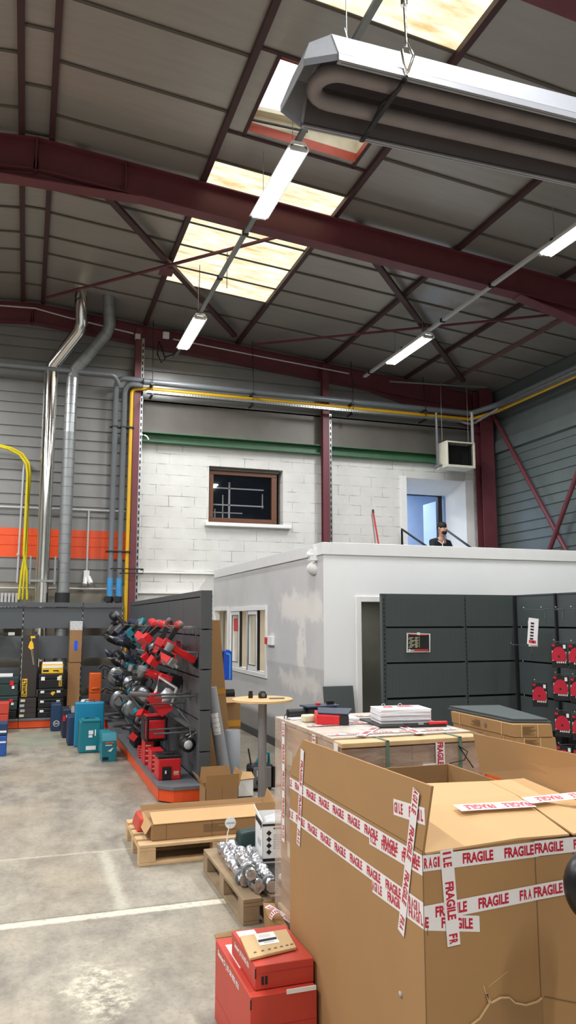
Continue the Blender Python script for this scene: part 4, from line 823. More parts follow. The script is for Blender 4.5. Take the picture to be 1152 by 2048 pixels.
rowsd = [('top', 1.69, [('drill', 'red', 7.9), ('drill', 'red', 8.3), ('drill', 'red', 8.62), ('drill', 'red', 9.05), ('drill', 'red', 9.4), ('drill', 'teal', 9.9), ('drill', 'teal', 10.35), ('drill', 'navy', 10.8), ('drill', 'navy', 11.3), ('drill', 'navy', 11.8), ('drill', 'black', 12.4), ('grinder', 'black', 12.9), ('drill', 'black', 13.3)]),
         ('second', 1.40, [('grinder', 'red', 7.86), ('reciprocating_saw', 'red', 8.2), ('reciprocating_saw', 'red', 8.5), ('reciprocating_saw', 'red', 9.05), ('circular_saw', 'red', 9.45), ('jigsaw', 'teal', 9.95), ('corded_tool', 'teal', 10.5), ('corded_tool', 'navy', 11.1), ('corded_tool', 'navy', 11.7), ('corded_tool', 'navy', 12.3), ('corded_tool', 'black', 12.9), ('corded_tool', 'black', 13.35)]),
         ('third', 1.10, [('grinder', 'red', 8.75), ('grinder', 'red', 9.05), ('grinder', 'teal', 9.6), ('jigsaw', 'teal', 10.1), ('corded_tool', 'teal', 10.5), ('corded_tool', 'navy', 10.9), ('corded_tool', 'navy', 11.3), ('corded_tool', 'black', 11.7), ('corded_tool', 'black', 12.1), ('corded_tool', 'black', 12.5), ('corded_tool', 'navy', 13.0), ('corded_tool', 'black', 13.4)]),
         ('fourth', .84, [('trimmer', 'red', 8.6), ('drill', 'red', 9.3), ('circular_saw', 'red', 9.75), ('circular_saw', 'teal', 10.2), ('circular_saw', 'navy', 10.8), ('circular_saw', 'teal', 11.4), ('corded_tool', 'navy', 12.0), ('mitre_saw', 'navy', 12.6), ('circular_saw', 'black', 13.2)]),
         ('bottom', .50, [('circular_saw', 'red', 9.45), ('drill', 'red', 9.8), ('circular_saw', 'teal', 10.3), ('mitre_saw', 'black', 10.9), ('circular_saw', 'teal', 11.5), ('mitre_saw', 'navy', 12.1), ('circular_saw', 'navy', 12.8)])]
kname = {'corded_tool': 'corded power tool'}
for rn, z, lst in rowsd:
    for k, (kd, c, y) in enumerate(lst):
        r = (RNG.uniform(.45, .85), RNG.uniform(-.25, .25), math.pi / 2 + RNG.uniform(-.35, .35)) if kd in ('drill', 'reciprocating_saw', 'jigsaw') else (RNG.uniform(-.3, .5), RNG.uniform(.2, .9), RNG.uniform(-.4, .6)) if kd != 'mitre_saw' else (0, 0, RNG.uniform(-.2, .4))
        x = 1.50 + RNG.uniform(-.06, .04) if rn in ('top', 'second') else 1.47 + RNG.uniform(-.06, .03)
        cn = {'navy': 'dark blue'}.get(c, c)
        tool(kd, c, (x, y, z + RNG.uniform(-.02, .03)), r, f'{cn} {kname.get(kd, kd.replace("_", " "))} hanging {ORD[k]} from the open end of the gondola, {rn} row', f'power tools on the {rn} row')
        hook(y + .03, z + .02 if kd != 'drill' else z - .02, .26 + RNG.uniform(0, .06))
t = thing('site_charger', 'big red and black cordless site box on arms of the lower gondola', 'tool', (1.45, 9.0, .5))
MB().box(1.30, 8.78, .42, 1.56, 9.06, .68).build('body', 'black', t, .02); MB().box(1.31, 8.755, .45, 1.55, 8.785, .65).build('front_panel', 'red', t, .012); MB().box(1.32, 8.8, .68, 1.54, 9.02, .70).build('lid', 'red', t, .01)
for s in (0, 1):
    MB().tube([(1.33 + s * .2, 8.75, .43), (1.33 + s * .2, 8.75, .67)], .014, 8).build('bumper', 'black', t)
# red cases on the gondola base
t = thing('tool_case', 'red tool case with black lid standing on the gondola base at its open end', 'case', (1.44, 8.1, .16), group='red cases on the gondola base')
MB().box(1.33, 7.98, .16, 1.56, 8.24, .37).build('body', 'red', t, .012); MB().box(1.325, 7.975, .37, 1.565, 8.245, .40).box(1.39, 8.05, .40, 1.5, 8.17, .415).build('lid', 'black', t, .008); MB().box(1.37, 7.965, .165, 1.46, 7.985, .29).build('latch_plate', 'black', t); MB().box(1.395, 7.96, .225, 1.41, 7.966, .255).build('latch', 'white', t)
mb = MB().box(1.485, 7.978, .235, 1.54, 7.98, .242).box(1.485, 7.978, .218, 1.535, 7.98, .23).box(1.485, 7.978, .205, 1.54, 7.98, .21); mb.build('print', 'label', t)
for (x0, y0, x1, y1, h, l) in ((1.33, 8.42, 1.46, 8.66, .22, 'red cardboard tool box just behind the black-lidded red case'), (1.32, 8.85, 1.42, 9.1, .27, 'tall narrow red box, second behind the black-lidded red case'), (1.32, 9.3, 1.38, 9.42, .13, 'small red carton farthest along the gondola base')):
    t = thing('red_carton', l, 'box', ((x0 + x1) / 2, (y0 + y1) / 2, .16), group='red cases on the gondola base'); MB().box(x0, y0, .16, x1, y1, .16 + h).build('carton', 'red', t, .004)
    mb = MB(); 
    for i in range(4): mb.box(x0 + .01, y0 - .002, .16 + h * (.15 + .2 * i), x0 + .01 + (x1 - x0) * (.5 + .1 * (i % 2)), y0, .16 + h * (.2 + .2 * i))
    mb.build('print', 'label', t)
for y, l in ((7.93, 'black blade guard with pale face, the one at the open end of the gondola'), (8.06, 'black blade guard with pale face hanging just behind the first one')):
    t = thing('blade_guard', l, 'guard', (1.62, y, .5), group='blade guards'); MB().lathe([(.02, 0), (.075, .0), (.075, .03), (.02, .03)], (1.62, y, .5), 20, 0, 'y').build('guard', 'black', t); MB().lathe([(.01, -.003), (.045, -.003), (.045, 0)], (1.62, y, .5), 16, 0, 'y').build('face', 'lightgrey', t)
    MB().tube([(1.62, y, .57), (1.70, y, .62)], .005, 5).build('hook', 'galv', t)
t = thing('tool_bag', 'black open tool crate standing on the gondola base', 'crate', (1.5, 10.2, .16)); MB().box(1.36, 10.05, .16, 1.66, 10.5, .36).build('body', 'black', t, .015); MB().tube([(1.5, 10.06, .36), (1.5, 10.06, .46), (1.5, 10.48, .46), (1.5, 10.48, .36)], .012, 6).build('handle', 'galvdark', t)

# cases on and before the wall shelving
def latch_case(name, label, x0, y0, z0, x1, y1, z1, m, group=None, latches=True, yel=None):
    t = thing(name, label, 'case', ((x0 + x1) / 2, (y0 + y1) / 2, z0), group=group); h = z1 - z0
    MB().box(x0, y0, z0, x1, y1, z0 + h * .62).build('body', m, t, .012); MB().box(x0 - .004, y0 - .004, z0 + h * .62 + .004, x1 + .004, y1, z1).build('lid', m, t, .012)
    if latches:
        for fx in (.16, .80):
            x = x0 + (x1 - x0) * fx; MB().box(x - .03, y0 - .016, z0 + h * .55, x + .03, y0 - .003, z0 + h * .8).build('latch', latches if isinstance(latches, str) else 'white', t, .003)
    return t
zc = [.165, .32, .47, .63, .87]
labs = ['black latched case at the bottom of the stack with a yellow box on top', 'black latched case second from the floor in the yellow-topped stack', 'black latched case with a tilted yellow label, third in its stack', 'tall black latched case directly under the yellow box']
for i, l in enumerate(labs):
    t = latch_case('tool_case', l, .26, 13.58, zc[i], .66, 13.9, zc[i + 1] - .004, 'black', 'black cases in the yellow-topped stack')
    if i == 3: mb = MB().box(.58, 13.574, .66, .625, 13.582, .84).text('DeWALT', (.617, 13.573, .67), ZP, -XP, .03, 1, .15, .001); mb.build('yellow_label', ['dyellow', 'ink'], t)
    if i == 2: MB().slab([(.45, 13.578, .545), (.49, 13.578, .60), (.53, 13.578, .565), (.49, 13.578, .51)], (0, .006, 0)).build('tilted_label', 'dyellow', t)
t = thing('yellow_carton', 'yellow and black box on top of the black case stack', 'box', (.46, 13.7, .872)); MB().box(.30, 13.6, .872, .64, 13.86, 1.02).build('carton', 'dyellow', t, .004); MB().box(.31, 13.596, .96, .63, 13.6, 1.0).build('white_band', 'white', t)
mb = MB().box(.32, 13.596, .90, .41, 13.6, .93).slab([(.47, 13.598, .925), (.56, 13.598, .925), (.58, 13.598, .89), (.54, 13.598, .905), (.49, 13.598, .905)], (0, .003, 0)); mb.build('print', 'ink', t)
solo(MB().box(.31, 13.62, 1.022, .63, 13.84, 1.05), 'paper_pad', 'paper', 'white paper pad lying on the yellow and black box', 'paper')
# dark drawer boxes carrying the tall chain-hoist box
for i in range(4):
    z = .165 + i * .08; t = thing('drawer_box', ['black flat box at the bottom of the stack under the tall yellow-lettered box', 'black flat box second from bottom under the tall yellow-lettered box', 'black flat box third from bottom under the tall yellow-lettered box', 'black flat box directly under the tall yellow-lettered box'][i], 'box', (.1, 13.7, z), group='black flat boxes')
    MB().box(-.03, 13.58, z, .235, 13.85, z + .077).build('carton', 'darkbox', t, .004); MB().box(-.02 + .01 * (i % 2), 13.576, z + .02, .05 + .01 * (i % 2), 13.58, z + .06).build('price_label', 'label' if i in (0, 3) else 'papergrey', t)
t = thing('tall_box', 'tall dark box with yellow lettering and a picture of a hoist', 'box', (.1, 13.72, .49), (0, 0, 0)); MB().box(-.02, 13.66, .49, .225, 13.86, 1.5).build('carton', 'darkbox', t, .004)
mb = MB().box(.0, 13.656, .50, .08, 13.66, .79, 0).text('DeWALT', (.07, 13.655, .51), ZP, -XP, .06, 1, .27, .001); mb.build('brand_label', ['dyellow', 'ink'], t); MB().box(.10, 13.656, 1.45, .175, 13.66, 1.485, 0).build('yellow_sticker', 'dyellow', t)
mb = MB().slab([(.07, 13.658, 1.3), (.09, 13.658, 1.38), (.12, 13.658, 1.42), (.15, 13.658, 1.36), (.16, 13.658, 1.28), (.11, 13.658, 1.26)], (0, .003, 0)).box(.115, 13.656, 1.42, .125, 13.66, 1.45); mb.build('hoist_picture', 'dyellow', t)
mb = MB().bar((.12, 13.657, 1.26), (.16, 13.657, 1.02), .006, .004).bar((.14, 13.657, 1.26), (.175, 13.657, 1.02), .006, .004).bar((.16, 13.657, 1.02), (.175, 13.657, 1.02), .006, .004); mb.build('chain_picture', 'label', t)
MB().box(-.023, 13.66, .6, -.019, 13.86, 1.4).build('side_strip', 'label', t)
# tall cardboard box
t = thing('tall_cardboard_box', 'tall cardboard box with a blue label leaning on the grey shelving', 'box', (.83, 13.7, .165), (0, 0, 0)); MB().box(.725, 13.72, .165, .925, 13.93, 1.03).box(.735, 13.72, 1.04, .935, 13.93, 1.73).build('carton', 'carddark', t, .003)
MB().box(.812, 13.716, 1.24, .865, 13.72, 1.40).build('blue_label', 'cyan', t); MB().box(.733, 13.717, 1.58, .937, 13.92, 1.733).build('clear_tape', 'bubble', t); MB().box(.723, 13.717, .17, .927, 13.72, .32).build('clear_tape', 'bubble', t)
solo(MB().box(.95, 13.6, .165, 1.12, 13.8, .42), 'carrier_bag', 'paper', 'crumpled white bag beside the tall cardboard box', 'bag', bevel=.03)
t = latch_case('orange_case', 'orange tool case standing on end behind the teal cases', 1.06, 13.3, .02, 1.24, 13.5, .88, 'orangecase', latches=False)
MB().tube([(1.1, 13.28, .62), (1.1, 13.26, .64), (1.2, 13.26, .64), (1.2, 13.28, .62)], .014, 6).build('handle', 'orangecase', t)
solo(MB().box(1.0, 12.6, .0, 1.24, 12.95, .42), 'orange_carton', 'orangecase', 'orange cardboard carton half hidden behind the tools', 'box', bevel=.004)
# green and red cases at the frame edge
for (z0, z1, l) in ((.30, .52, 'dark green case with red latches at the frame edge, lower of two'), (.525, .83, 'dark green case with red latches at the frame edge, upper of two')):
    t = latch_case('green_case', l, -.55, 13.58, z0, -.06, 13.9, z1, 'greencase', 'dark green cases', latches='red'); MB().box(-.155, 13.56, z0 + (z1 - z0) * .38, -.115, 13.575, z0 + (z1 - z0) * .53).build('white_tag', 'white', t)
mb = MB()
for i in range(4): solo(MB().box(-.5, 13.57, .165 + i * .033, -.07, 13.88, .193 + i * .033), 'flat_tray', 'shelfdark', f'flat dark grey tray under the green cases, {ORD[i]} from the bottom', 'tray', 'flat grey trays', .004)
solo(MB().box(-.42, 13.62, .832, -.15, 13.8, .875), 'paper_pad', 'paper', 'white paper pad lying on the upper green case', 'paper')
t = latch_case('red_case', 'red metal tool box on the floor before the green cases', -.75, 13.1, .0, -.18, 13.4, .47, 'redbox', latches=False)
t = latch_case('blue_case', 'blue case cut by the frame edge on the concrete floor', -.75, 10.95, .0, -.155, 11.2, .42, 'navycase', latches=False)
MB().box(-.4, 10.942, .30, -.165, 10.95, .325).box(-.4, 10.942, .17, -.165, 10.95, .19).build('print', 'white', t); t.children[0].data.materials[0] = mat('case_blue', (36, 84, 158), .45)
# blue and teal cases on the floor before the gondola
def carry_case(name, label, x0, y0, x1, y1, h, m, group='blue and teal cases on the floor'):
    t = thing(name, label, 'case', ((x0 + x1) / 2, (y0 + y1) / 2, 0), group=group)
    MB().box(x0, y0, 0, x1, y1, h).build('body', m, t, .018); MB().box(x0 - .003, (y0 + y1) / 2 - .006, .01, x1 + .003, (y0 + y1) / 2 + .006, h * .98).build('seam', 'black', t)
    MB().tube([((x0 + x1) / 2 - .07, (y0 + y1) / 2, h - .01), ((x0 + x1) / 2 - .06, (y0 + y1) / 2, h + .025), ((x0 + x1) / 2 + .06, (y0 + y1) / 2, h + .025), ((x0 + x1) / 2 + .07, (y0 + y1) / 2, h - .01)], .009, 6).build('handle', 'black', t); return t
t = carry_case('navy_case', 'dark blue upright case with a pale round emblem on the floor', .46, 13.1, .62, 13.45, .42, 'navycase')
MB().lathe([(.05, 0), (.05, .004)], (.545, 13.094, .12), 20, 0, 'y').lathe([(.035, 0), (.035, .003)], (.545, 13.091, .12), 20, 1, 'y').box(.52, 13.086, .11, .57, 13.092, .13, 0).box(.517, 13.086, .085, .524, 13.092, .155, 0).box(.566, 13.086, .085, .573, 13.092, .155, 0).build('emblem', ['papergrey', 'navycase'], t)
t = carry_case('tool_pouch', 'dark blue case with red and white trim behind the navy carton', .60, 12.3, .72, 12.75, .42, 'navy'); MB().box(.602, 12.294, .25, .64, 12.3, .33).build('patch', 'red', t); MB().box(.65, 12.294, .3, .7, 12.3, .34).build('patch', 'white', t)
t = carry_case('navy_carton', 'plain navy upright carton standing before the teal cases', .64, 11.55, .80, 11.95, .40, 'navycase')
t = carry_case('teal_case', 'large bright teal case standing behind the labelled teal case', .72, 11.4, 1.12, 11.56, .60, 'bluecase')
t = carry_case('teal_case', 'squat teal case with white labels on the floor', .75, 10.86, 1.03, 11.15, .41, 'tealcase')
MB().box(.78, 10.85, .40, 1.02, 11.14, .425).build('lid', 'tealcase', t, .006); MB().box(.87, 10.852, .24, .93, 10.858, .29).box(.87, 10.852, .20, .92, 10.858, .23).box(.95, 10.852, .22, .965, 10.858, .30).box(.84, 10.852, .04, .97, 10.858, .09).build('white_label', 'white', t)
t = thing('teal_carton', 'teal retail carton with lifted lid nearest the gondola base', 'box', (1.06, 10.2, 0), group='teal retail cartons'); MB().box(.98, 10.12, 0, 1.16, 10.36, .25).slab([(.98, 10.12, .25), (1.16, 10.12, .25), (1.16, 10.2, .34), (.98, 10.2, .34)], (0, .15, 0)).build('carton', 'tealcase', t, .004)
mb = MB().box(1.02, 10.116, .22, 1.12, 10.12, .235, 0).box(1.02, 10.116, .195, 1.1, 10.12, .205, 1).slab([(1.05, 10.118, .13), (1.1, 10.118, .16), (1.12, 10.118, .17), (1.09, 10.118, .12)], (0, .002, 0), 1).box(.99, 10.116, .02, 1.06, 10.12, .06, 2); mb.build('print', ['orangecase', 'white', 'black'], t)
for y, l in ((10.42, 'teal retail carton second behind the lidded one'), (10.68, 'teal retail carton third behind the lidded one')):
    t = thing('teal_carton', l, 'box', (1.08, y, 0), group='teal retail cartons'); MB().box(1.0, y, 0, 1.17, y + .22, .30).build('carton', 'tealcase', t, .03)

# ------------------------------------------------------------------ slate shelving on the right with disc packs
g2 = thing('shop_shelving', 'slate grey shop shelving before the office front, with a black poster', 'shelving', (4.85, 8.2, 0))
SY = 8.2; zr = [(.50, .84), (.865, 1.245), (1.265, 1.655), (1.675, 2.04)]
for a, b in ((3.98, 5.03), (5.05, 5.72)):
    for z0, z1 in zr:
        mb = MB().box(a, SY, z0, b, SY + .03, z1)
        n = int((b - a) / .04)
        for i in range(n): mb.box(a + .03 + i * .04, SY - .0015, z0 + .03, a + .034 + i * .04, SY, z1 - .04)
        mb.build('back_panel', 'shelfgreen', g2)
    MB().box(a, SY - .45, .1, b, SY, .14).build('base_deck', 'deck', g2); MB().box(a, SY - .43, .01, b, SY - .40, .1).build('kick_plate', 'kick', g2)
for x in (3.93, 5.035, 5.735):
    mb = MB().box(x - .02 if x > 4 else x, SY + .005, 0, x + .02 if x > 4 else x + .05, SY + .06, 2.05)
    for i in range(38): mb.box(x - .006 if x > 4 else x + .02, SY - .001, .12 + i * .05, x + .006 if x > 4 else x + .032, SY + .006, .15 + i * .05, 1)
    mb.build('upright', ['shelfgreen', 'shelfdark'], g2)
MB().box(3.93, SY + .0, 2.04, 5.76, SY + .06, 2.055).build('top_cap', 'shelfgreen', g2); MB().box(3.98, SY + .065, .02, 5.72, SY + .07, 2.04).build('rear_panel', 'shelfdark', g2)
g3 = thing('shop_shelving', 'slate grey shop shelving wing carrying the red disc packs on hooks', 'shelving', (5.75, 7.3, 0))
for a, b in ((7.42, 8.17), (6.42, 7.4), (5.6, 6.4)):
    for z0, z1 in zr: MB().box(5.75, a, z0, 5.78, b, z1).build('back_panel', 'shelfgreen', g3)
    MB().box(5.72, b - .004, .0, 5.80, b + .02, 2.05).build('upright', 'shelfdark', g3)
MB().box(5.81, 5.6, .02, 5.815, 8.17, 2.04).build('rear_panel', 'shelfdark', g3); MB().box(5.74, 5.6, 2.04, 5.8, 8.17, 2.055).build('top_cap', 'shelfgreen', g3)
def hook3(y, z, L=.28): MB().tube([(5.75, y, z), (5.75 - L, y, z + .012), (5.75 - L - .012, y, z + .03)], .005, 5).tube([(5.745, y, z), (5.745, y, z - .09)], .004, 5).ball((5.75 - L - .012, y, z + .03), .009, 0, 8, 5).build('hook', 'galv', g3)
def disc_pack(y, z, label, x=5.5, kind=0):
    t = thing('disc_pack', label, 'pack', (x, y, z), (0, 0, math.radians(-58)), 'red sanding disc packs')
    w2, h = .086, .262
    MB().box(-w2, -.006, -h, w2, .006, 0).build('card', 'black', t, .002, local=True)
    pts = [(-.058, -.19), (.058, -.19), (.075, -.175)] + [(.08 * math.cos(a * math.pi / 12) * (1 - .0 * math.sin(a * math.pi / 12)), -.15 + .112 * math.sin(a * math.pi / 12)) for a in range(0, 13)] + [(-.075, -.175)]
    MB().slab([(px, -.016, pz) for px, pz in pts], (0, .009, 0)).lathe([(.012, 0), (.012, -.002)], (0, -.016, -.14), 12, 1, 'y').build('red_disc', ['tapered', 'ink'], t, local=True)
    mb = MB().box(-w2 + .008, -.009, -.19, -w2 + .022, -.006, -.08, 2).box(w2 - .02, -.009, -.19, w2 - .006, -.006, -.09, 2).box(-w2 + .008, -.009, -.036, -.042, -.006, -.01, 1).box(w2 - .04, -.009, -.055, w2 - .012, -.006, -.015, 0)
    for i in range(5): mb.box(-.03 + i * .022, -.009, -.212, -.016 + i * .022, -.006, -.193, 0)
    mb.build('print', ['white', 'tapered', 'label'], t, local=True)
for c, (y, col) in enumerate(((7.08, 'the column closest to the grey-topped cartons'), (6.8, 'the column cut by the frame edge'))):
    for r, z in enumerate((1.50, 1.155, .775, .42)):
        disc_pack(y, z, f'red disc pack hanging {ORD[r]} from the top in {col}'); hook3(y, z + .005, .3)
disc_pack(7.45, 1.05, 'red disc pack hanging alone beside the grey-topped cartons'); hook3(7.45, 1.055, .3)
for y, z in ((7.9, 1.45), (7.62, 1.86), (7.3, 1.86), (7.05, 1.86), (6.8, 1.86)): hook3(y, z)
t = thing('leaflet', 'white leaflet strip hanging on a hook of the slate shelving, front one', 'leaflet', (5.5, 7.5, 1.77), (.02, .12, math.radians(-60)), 'hanging leaflets'); MB().box(-.06, -.002, -.30, .06, .002, 0).build('sheet', 'paper', t, local=True)
mb = MB()
for i in range(6): mb.box(-.03, -.004, -.07 - i * .035, .01, -.002, -.05 - i * .035, 1)
mb.box(-.04, -.004, -.285, .045, -.002, -.25, 0).box(.0, -.005, -.28, .02, -.004, -.255, 1); mb.build('print', ['pinkred', 'ink'], t, local=True)
t = thing('leaflet', 'white leaflet strip hanging tilted just behind the printed one', 'leaflet', (5.53, 7.54, 1.74), (0, .02, math.radians(-60)), 'hanging leaflets'); MB().box(-.07, -.002, -.29, .04, .002, 0).build('sheet', 'paper', t, local=True)
# poster
t = thing('poster', 'black poster with white border and red footer taped to the slate shelving', 'poster', (4.39, 8.17, 1.49)); MB().slab([(4.23, 8.185, 1.375), (4.54, 8.185, 1.375), (4.55, 8.19, 1.59), (4.24, 8.19, 1.60)], (0, .003, 0)).build('sheet', 'white', t)
mb = MB().slab([(4.245, 8.181, 1.39), (4.525, 8.181, 1.385), (4.53, 8.184, 1.58), (4.255, 8.184, 1.59)], (0, .002, 0), 0).box(4.33, 8.177, 1.39, 4.51, 8.181, 1.41, 1).box(4.26, 8.177, 1.575, 4.36, 8.181, 1.585, 1).box(4.4, 8.177, 1.57, 4.5, 8.181, 1.582, 1)
for i in range(8): mb.box(4.255 + .01 * (i % 3), 8.177, 1.43 + i * .016, 4.30 + .02 * (i % 3), 8.181, 1.437 + i * .016, 2); mb.box(4.34, 8.177, 1.43 + i * .016, 4.37 + .012 * (i % 2), 8.181, 1.438 + i * .016, 2)
mb.box(4.395, 8.177, 1.43, 4.398, 8.181, 1.56, 2).lathe([(.014, 0), (.014, .002)], (4.265, 8.179, 1.402), 14, 3, 'y').box(4.28, 8.177, 1.395, 4.325, 8.181, 1.405, 3); mb.build('print', ['ink', 'pinkred', 'label', 'white'], t)
mb = MB().box(4.365, 8.174, 1.575, 4.405, 8.177, 1.605); mb.build('clip', 'white', t)
# grey shelf panels leaning
for k, l in enumerate(('dark grey shelf panel leaning on the office front, front one', 'dark grey shelf panel leaning on the office front, hidden behind the first')):
    solo(MB().slab([(3.36 + .02 * k, 8.45 + .04 * k, 0), (3.74 + .01 * k, 8.45 + .04 * k, 0), (3.74 + .01 * k, 8.63 + .03 * k, .975 - .02 * k), (3.36 + .02 * k, 8.63 + .03 * k, .975 - .02 * k)], (0, .025, 0)), 'shelf_panel', 'shelfgreen', l, 'panel', 'leaning shelf panels', .004)

# ------------------------------------------------------------------ behind the gondola
t = thing('bar_table', 'round beech-topped bar table on a grey steel pole', 'table', (2.15, 7.1, 0))
MB().lathe([(.27, 0), (.285, .004), (.285, .022), (.28, .026)], (2.15, 7.1, .994), 44, smooth=False).build('tabletop', 'beech', t); MB().lathe([(.04, .02), (.04, .994)], (2.15, 7.1, 0), 24).build('pole', 'steel', t); MB().lathe([(.22, 0), (.22, .01), (.05, .03)], (2.15, 7.1, 0), 32).build('base_plate', 'steel', t)
t = thing('ink_bottle', 'small black bottle with ridged cap on the bar table', 'bottle', (2.05, 7.16, 1.02)); MB().lathe([(.022, 0), (.022, .04)], (2.05, 7.16, 1.02), 14).build('body', 'black', t); MB().lathe([(.019, .04), (.019, .065)], (2.05, 7.16, 1.02), 10, 0, smooth=False).build('cap', 'rubber', t)
t = thing('tape_measure', 'black tape measure in the middle of the bar table', 'tape measure', (2.16, 7.13, 1.02)); MB().slab([(2.12, 7.1, 1.021), (2.195, 7.1, 1.021), (2.195, 7.1, 1.05), (2.175, 7.1, 1.085), (2.14, 7.1, 1.085), (2.12, 7.1, 1.06)], (0, .045, 0)).build('case', 'black', t, .006); MB().lathe([(.02, 0), (.02, -.003)], (2.157, 7.1, 1.053), 14, 0, 'y').build('badge', 'inkgrey', t)
solo(MB().hexa([(2.19, 7.0, 1.021), (2.33, 6.98, 1.021), (2.345, 7.04, 1.021), (2.2, 7.06, 1.021), (2.19, 7.0, 1.029), (2.33, 6.98, 1.029), (2.345, 7.04, 1.029), (2.2, 7.06, 1.029)]), 'phone', 'inkgrey', 'flat dark phone lying beside the black tape measure', 'phone', bevel=.003)
t = thing('site_radio', 'black and grey site radio with teal handle on the floor behind the table', 'radio', (2.4, 8.0, 0))
MB().box(2.27, 7.93, 0.01, 2.53, 8.1, .26).build('body', 'black', t, .03); MB().box(2.30, 7.915, .03, 2.50, 7.935, .24).build('face', 'inkgrey', t, .01); MB().box(2.335, 7.905, .15, 2.41, 7.916, .21).box(2.335, 7.904, .15, 2.345, 7.906, .21).build('screen', 'papergrey', t); MB().lathe([(.028, 0), (.028, -.015)], (2.36, 7.915, .09), 18, 0, 'y').build('knob', 'black', t)
for x in (2.27, 2.53): MB().tube([(x, 7.93, .03), (x, 7.92, .24)], .022, 8).build('bumper', 'rubber', t)
MB().tube([(2.36, 8.02, .26), (2.42, 8.02, .36), (2.5, 8.02, .36), (2.5, 8.02, .26)], .016, 8).build('handle', 'teal', t); MB().tube([(2.30, 8.0, .26), (2.27, 8.0, .42)], .008, 6).build('aerial', 'black', t)
t = thing('white_carton', 'small white box with open kraft lid beside the site radio', 'box', (2.16, 7.78, 0)); MB().box(2.07, 7.70, .01, 2.24, 7.9, .17).build('carton', 'white', t, .004); MB().slab([(2.06, 7.69, .17), (2.25, 7.69, .18), (2.25, 7.8, .22), (2.06, 7.8, .24)], (0, .0, .004)).build('lid_flap', 'cardlight', t)
t = thing('open_carton', 'small open cardboard box standing at the end of the tool gondola', 'box', (1.8, 7.3, 0))
mb = MB(); X0, X1, Y0, Y1, Zt, e = 1.63, 1.94, 7.16, 7.42, .225, .004
mb.box(X0, Y0, 0, X1, Y0 + e, Zt).box(X0, Y1 - e, 0, X1, Y1, Zt).box(X0, Y0, 0, X0 + e, Y1, Zt).box(X1 - e, Y0, 0, X1, Y1, Zt).box(X0, Y0, 0, X1, Y1, e); mb.build('carton', 'carddark', t)
for q, v in (([(X0, Y0, Zt), (X1, Y0, Zt), (X1, Y0 - .03, Zt + .12), (X0, Y0 - .03, Zt + .12)], (0, .004, 0)), ([(X0, Y1, Zt), (X1, Y1, Zt), (X1 - .02, Y1 + .03, Zt + .14), (X0 + .02, Y1 + .03, Zt + .14)], (0, .004, 0)), ([(X0, Y0, Zt), (X0, Y1, Zt), (X0 - .07, Y1, Zt + .11), (X0 - .07, Y0, Zt + .11)], (.004, 0, 0)), ([(X1, Y0, Zt), (X1, Y1, Zt), (X1 + .03, Y1, Zt + .13), (X1 + .03, Y0, Zt + .13)], (.004, 0, 0))):
    MB().slab(q, v).build('flap', 'card', t)
MB().box((X0 + X1) / 2 - .001, Y0 - .0015, .0, (X0 + X1) / 2 + .001, Y0, Zt).build('crease', 'inkbrown', t)
solo(MB().lathe([(.085, 0), (.085, .57), (.03, .571), (.028, .45)], (2.18, 8.32, .0), 28), 'vinyl_roll', 'greyroll', 'grey roll standing upright behind the bar table', 'roll')
t = thing('leaning_roll', 'long grey roll with a white shipping label leaning on the gondola end', 'roll', (2.0, 8.0, 0)); A = Vector((2.04, 8.0, .07)); Bq = Vector((1.87, 8.05, 1.05)); MB().tube([A, Bq], .062, 22).build('roll', 'greyroll', t)
d = (Bq - A).normalized(); s = Vector((d.z, 0, -d.x)); 
mb = MB(); 
for i in range(6):
    a0, a1 = -1.9 + i * .22, -1.9 + (i + 1) * .22; f = lambda a, q: A + d * q + (s * math.sin(a + .6) + Vector((0, -1, 0)) * math.cos(a + .6)) * .0635
    mb.quad([f(a0 + .3, .52), f(a1 + .3, .52), f(a1 + .3, .74), f(a0 + .3, .74)], 0)
    for k in range(4): mb.quad([f(a0 + .34, .54 + k * .05) + Vector((0, -.001, 0)), f(a1 + .3, .54 + k * .05) + Vector((0, -.001, 0)), f(a1 + .3, .546 + k * .05) + Vector((0, -.001, 0)), f(a0 + .34, .546 + k * .05) + Vector((0, -.001, 0))], 1) if i % 3 != 1 else None
mb.build('shipping_label', ['white', 'inkgrey'], t)
t = thing('tall_carton', 'tall leaning cardboard carton with brown tape behind the gondola end', 'box', (2.05, 8.7, 0)); MB().hexa([(1.98, 8.5, 0), (2.24, 8.5, 0), (2.24, 8.75, 0), (1.98, 8.75, 0), (1.90, 8.55, 1.75), (2.08, 8.55, 1.75), (2.08, 8.75, 1.75), (1.90, 8.75, 1.75)]).build('carton', 'card', t, .003); MB().hexa([(1.95, 8.525, .92), (2.155, 8.525, .94), (2.155, 8.6, .94), (1.95, 8.6, .92), (1.94, 8.525, .98), (2.15, 8.525, 1.0), (2.15, 8.6, 1.0), (1.94, 8.6, .98)]).build('brown_tape', 'tan', t)
t = thing('taped_carton', 'shorter open cardboard carton with brown tape below the blue sheet', 'box', (2.3, 9.0, 0)); MB().box(2.16, 8.88, 0, 2.42, 9.15, .80).build('carton', 'carddark', t, .003); MB().box(2.157, 8.877, .53, 2.423, 8.88, .60).build('brown_tape', 'tan', t); MB().slab([(2.14, 8.86, .80), (2.36, 8.86, .80), (2.4, 9.1, .84), (2.16, 9.1, .84)], (0, 0, .004)).build('lid_flap', 'cardlight', t); MB().box(2.16, 8.875, .02, 2.422, 8.878, .09).build('clear_tape', 'bubble', t)
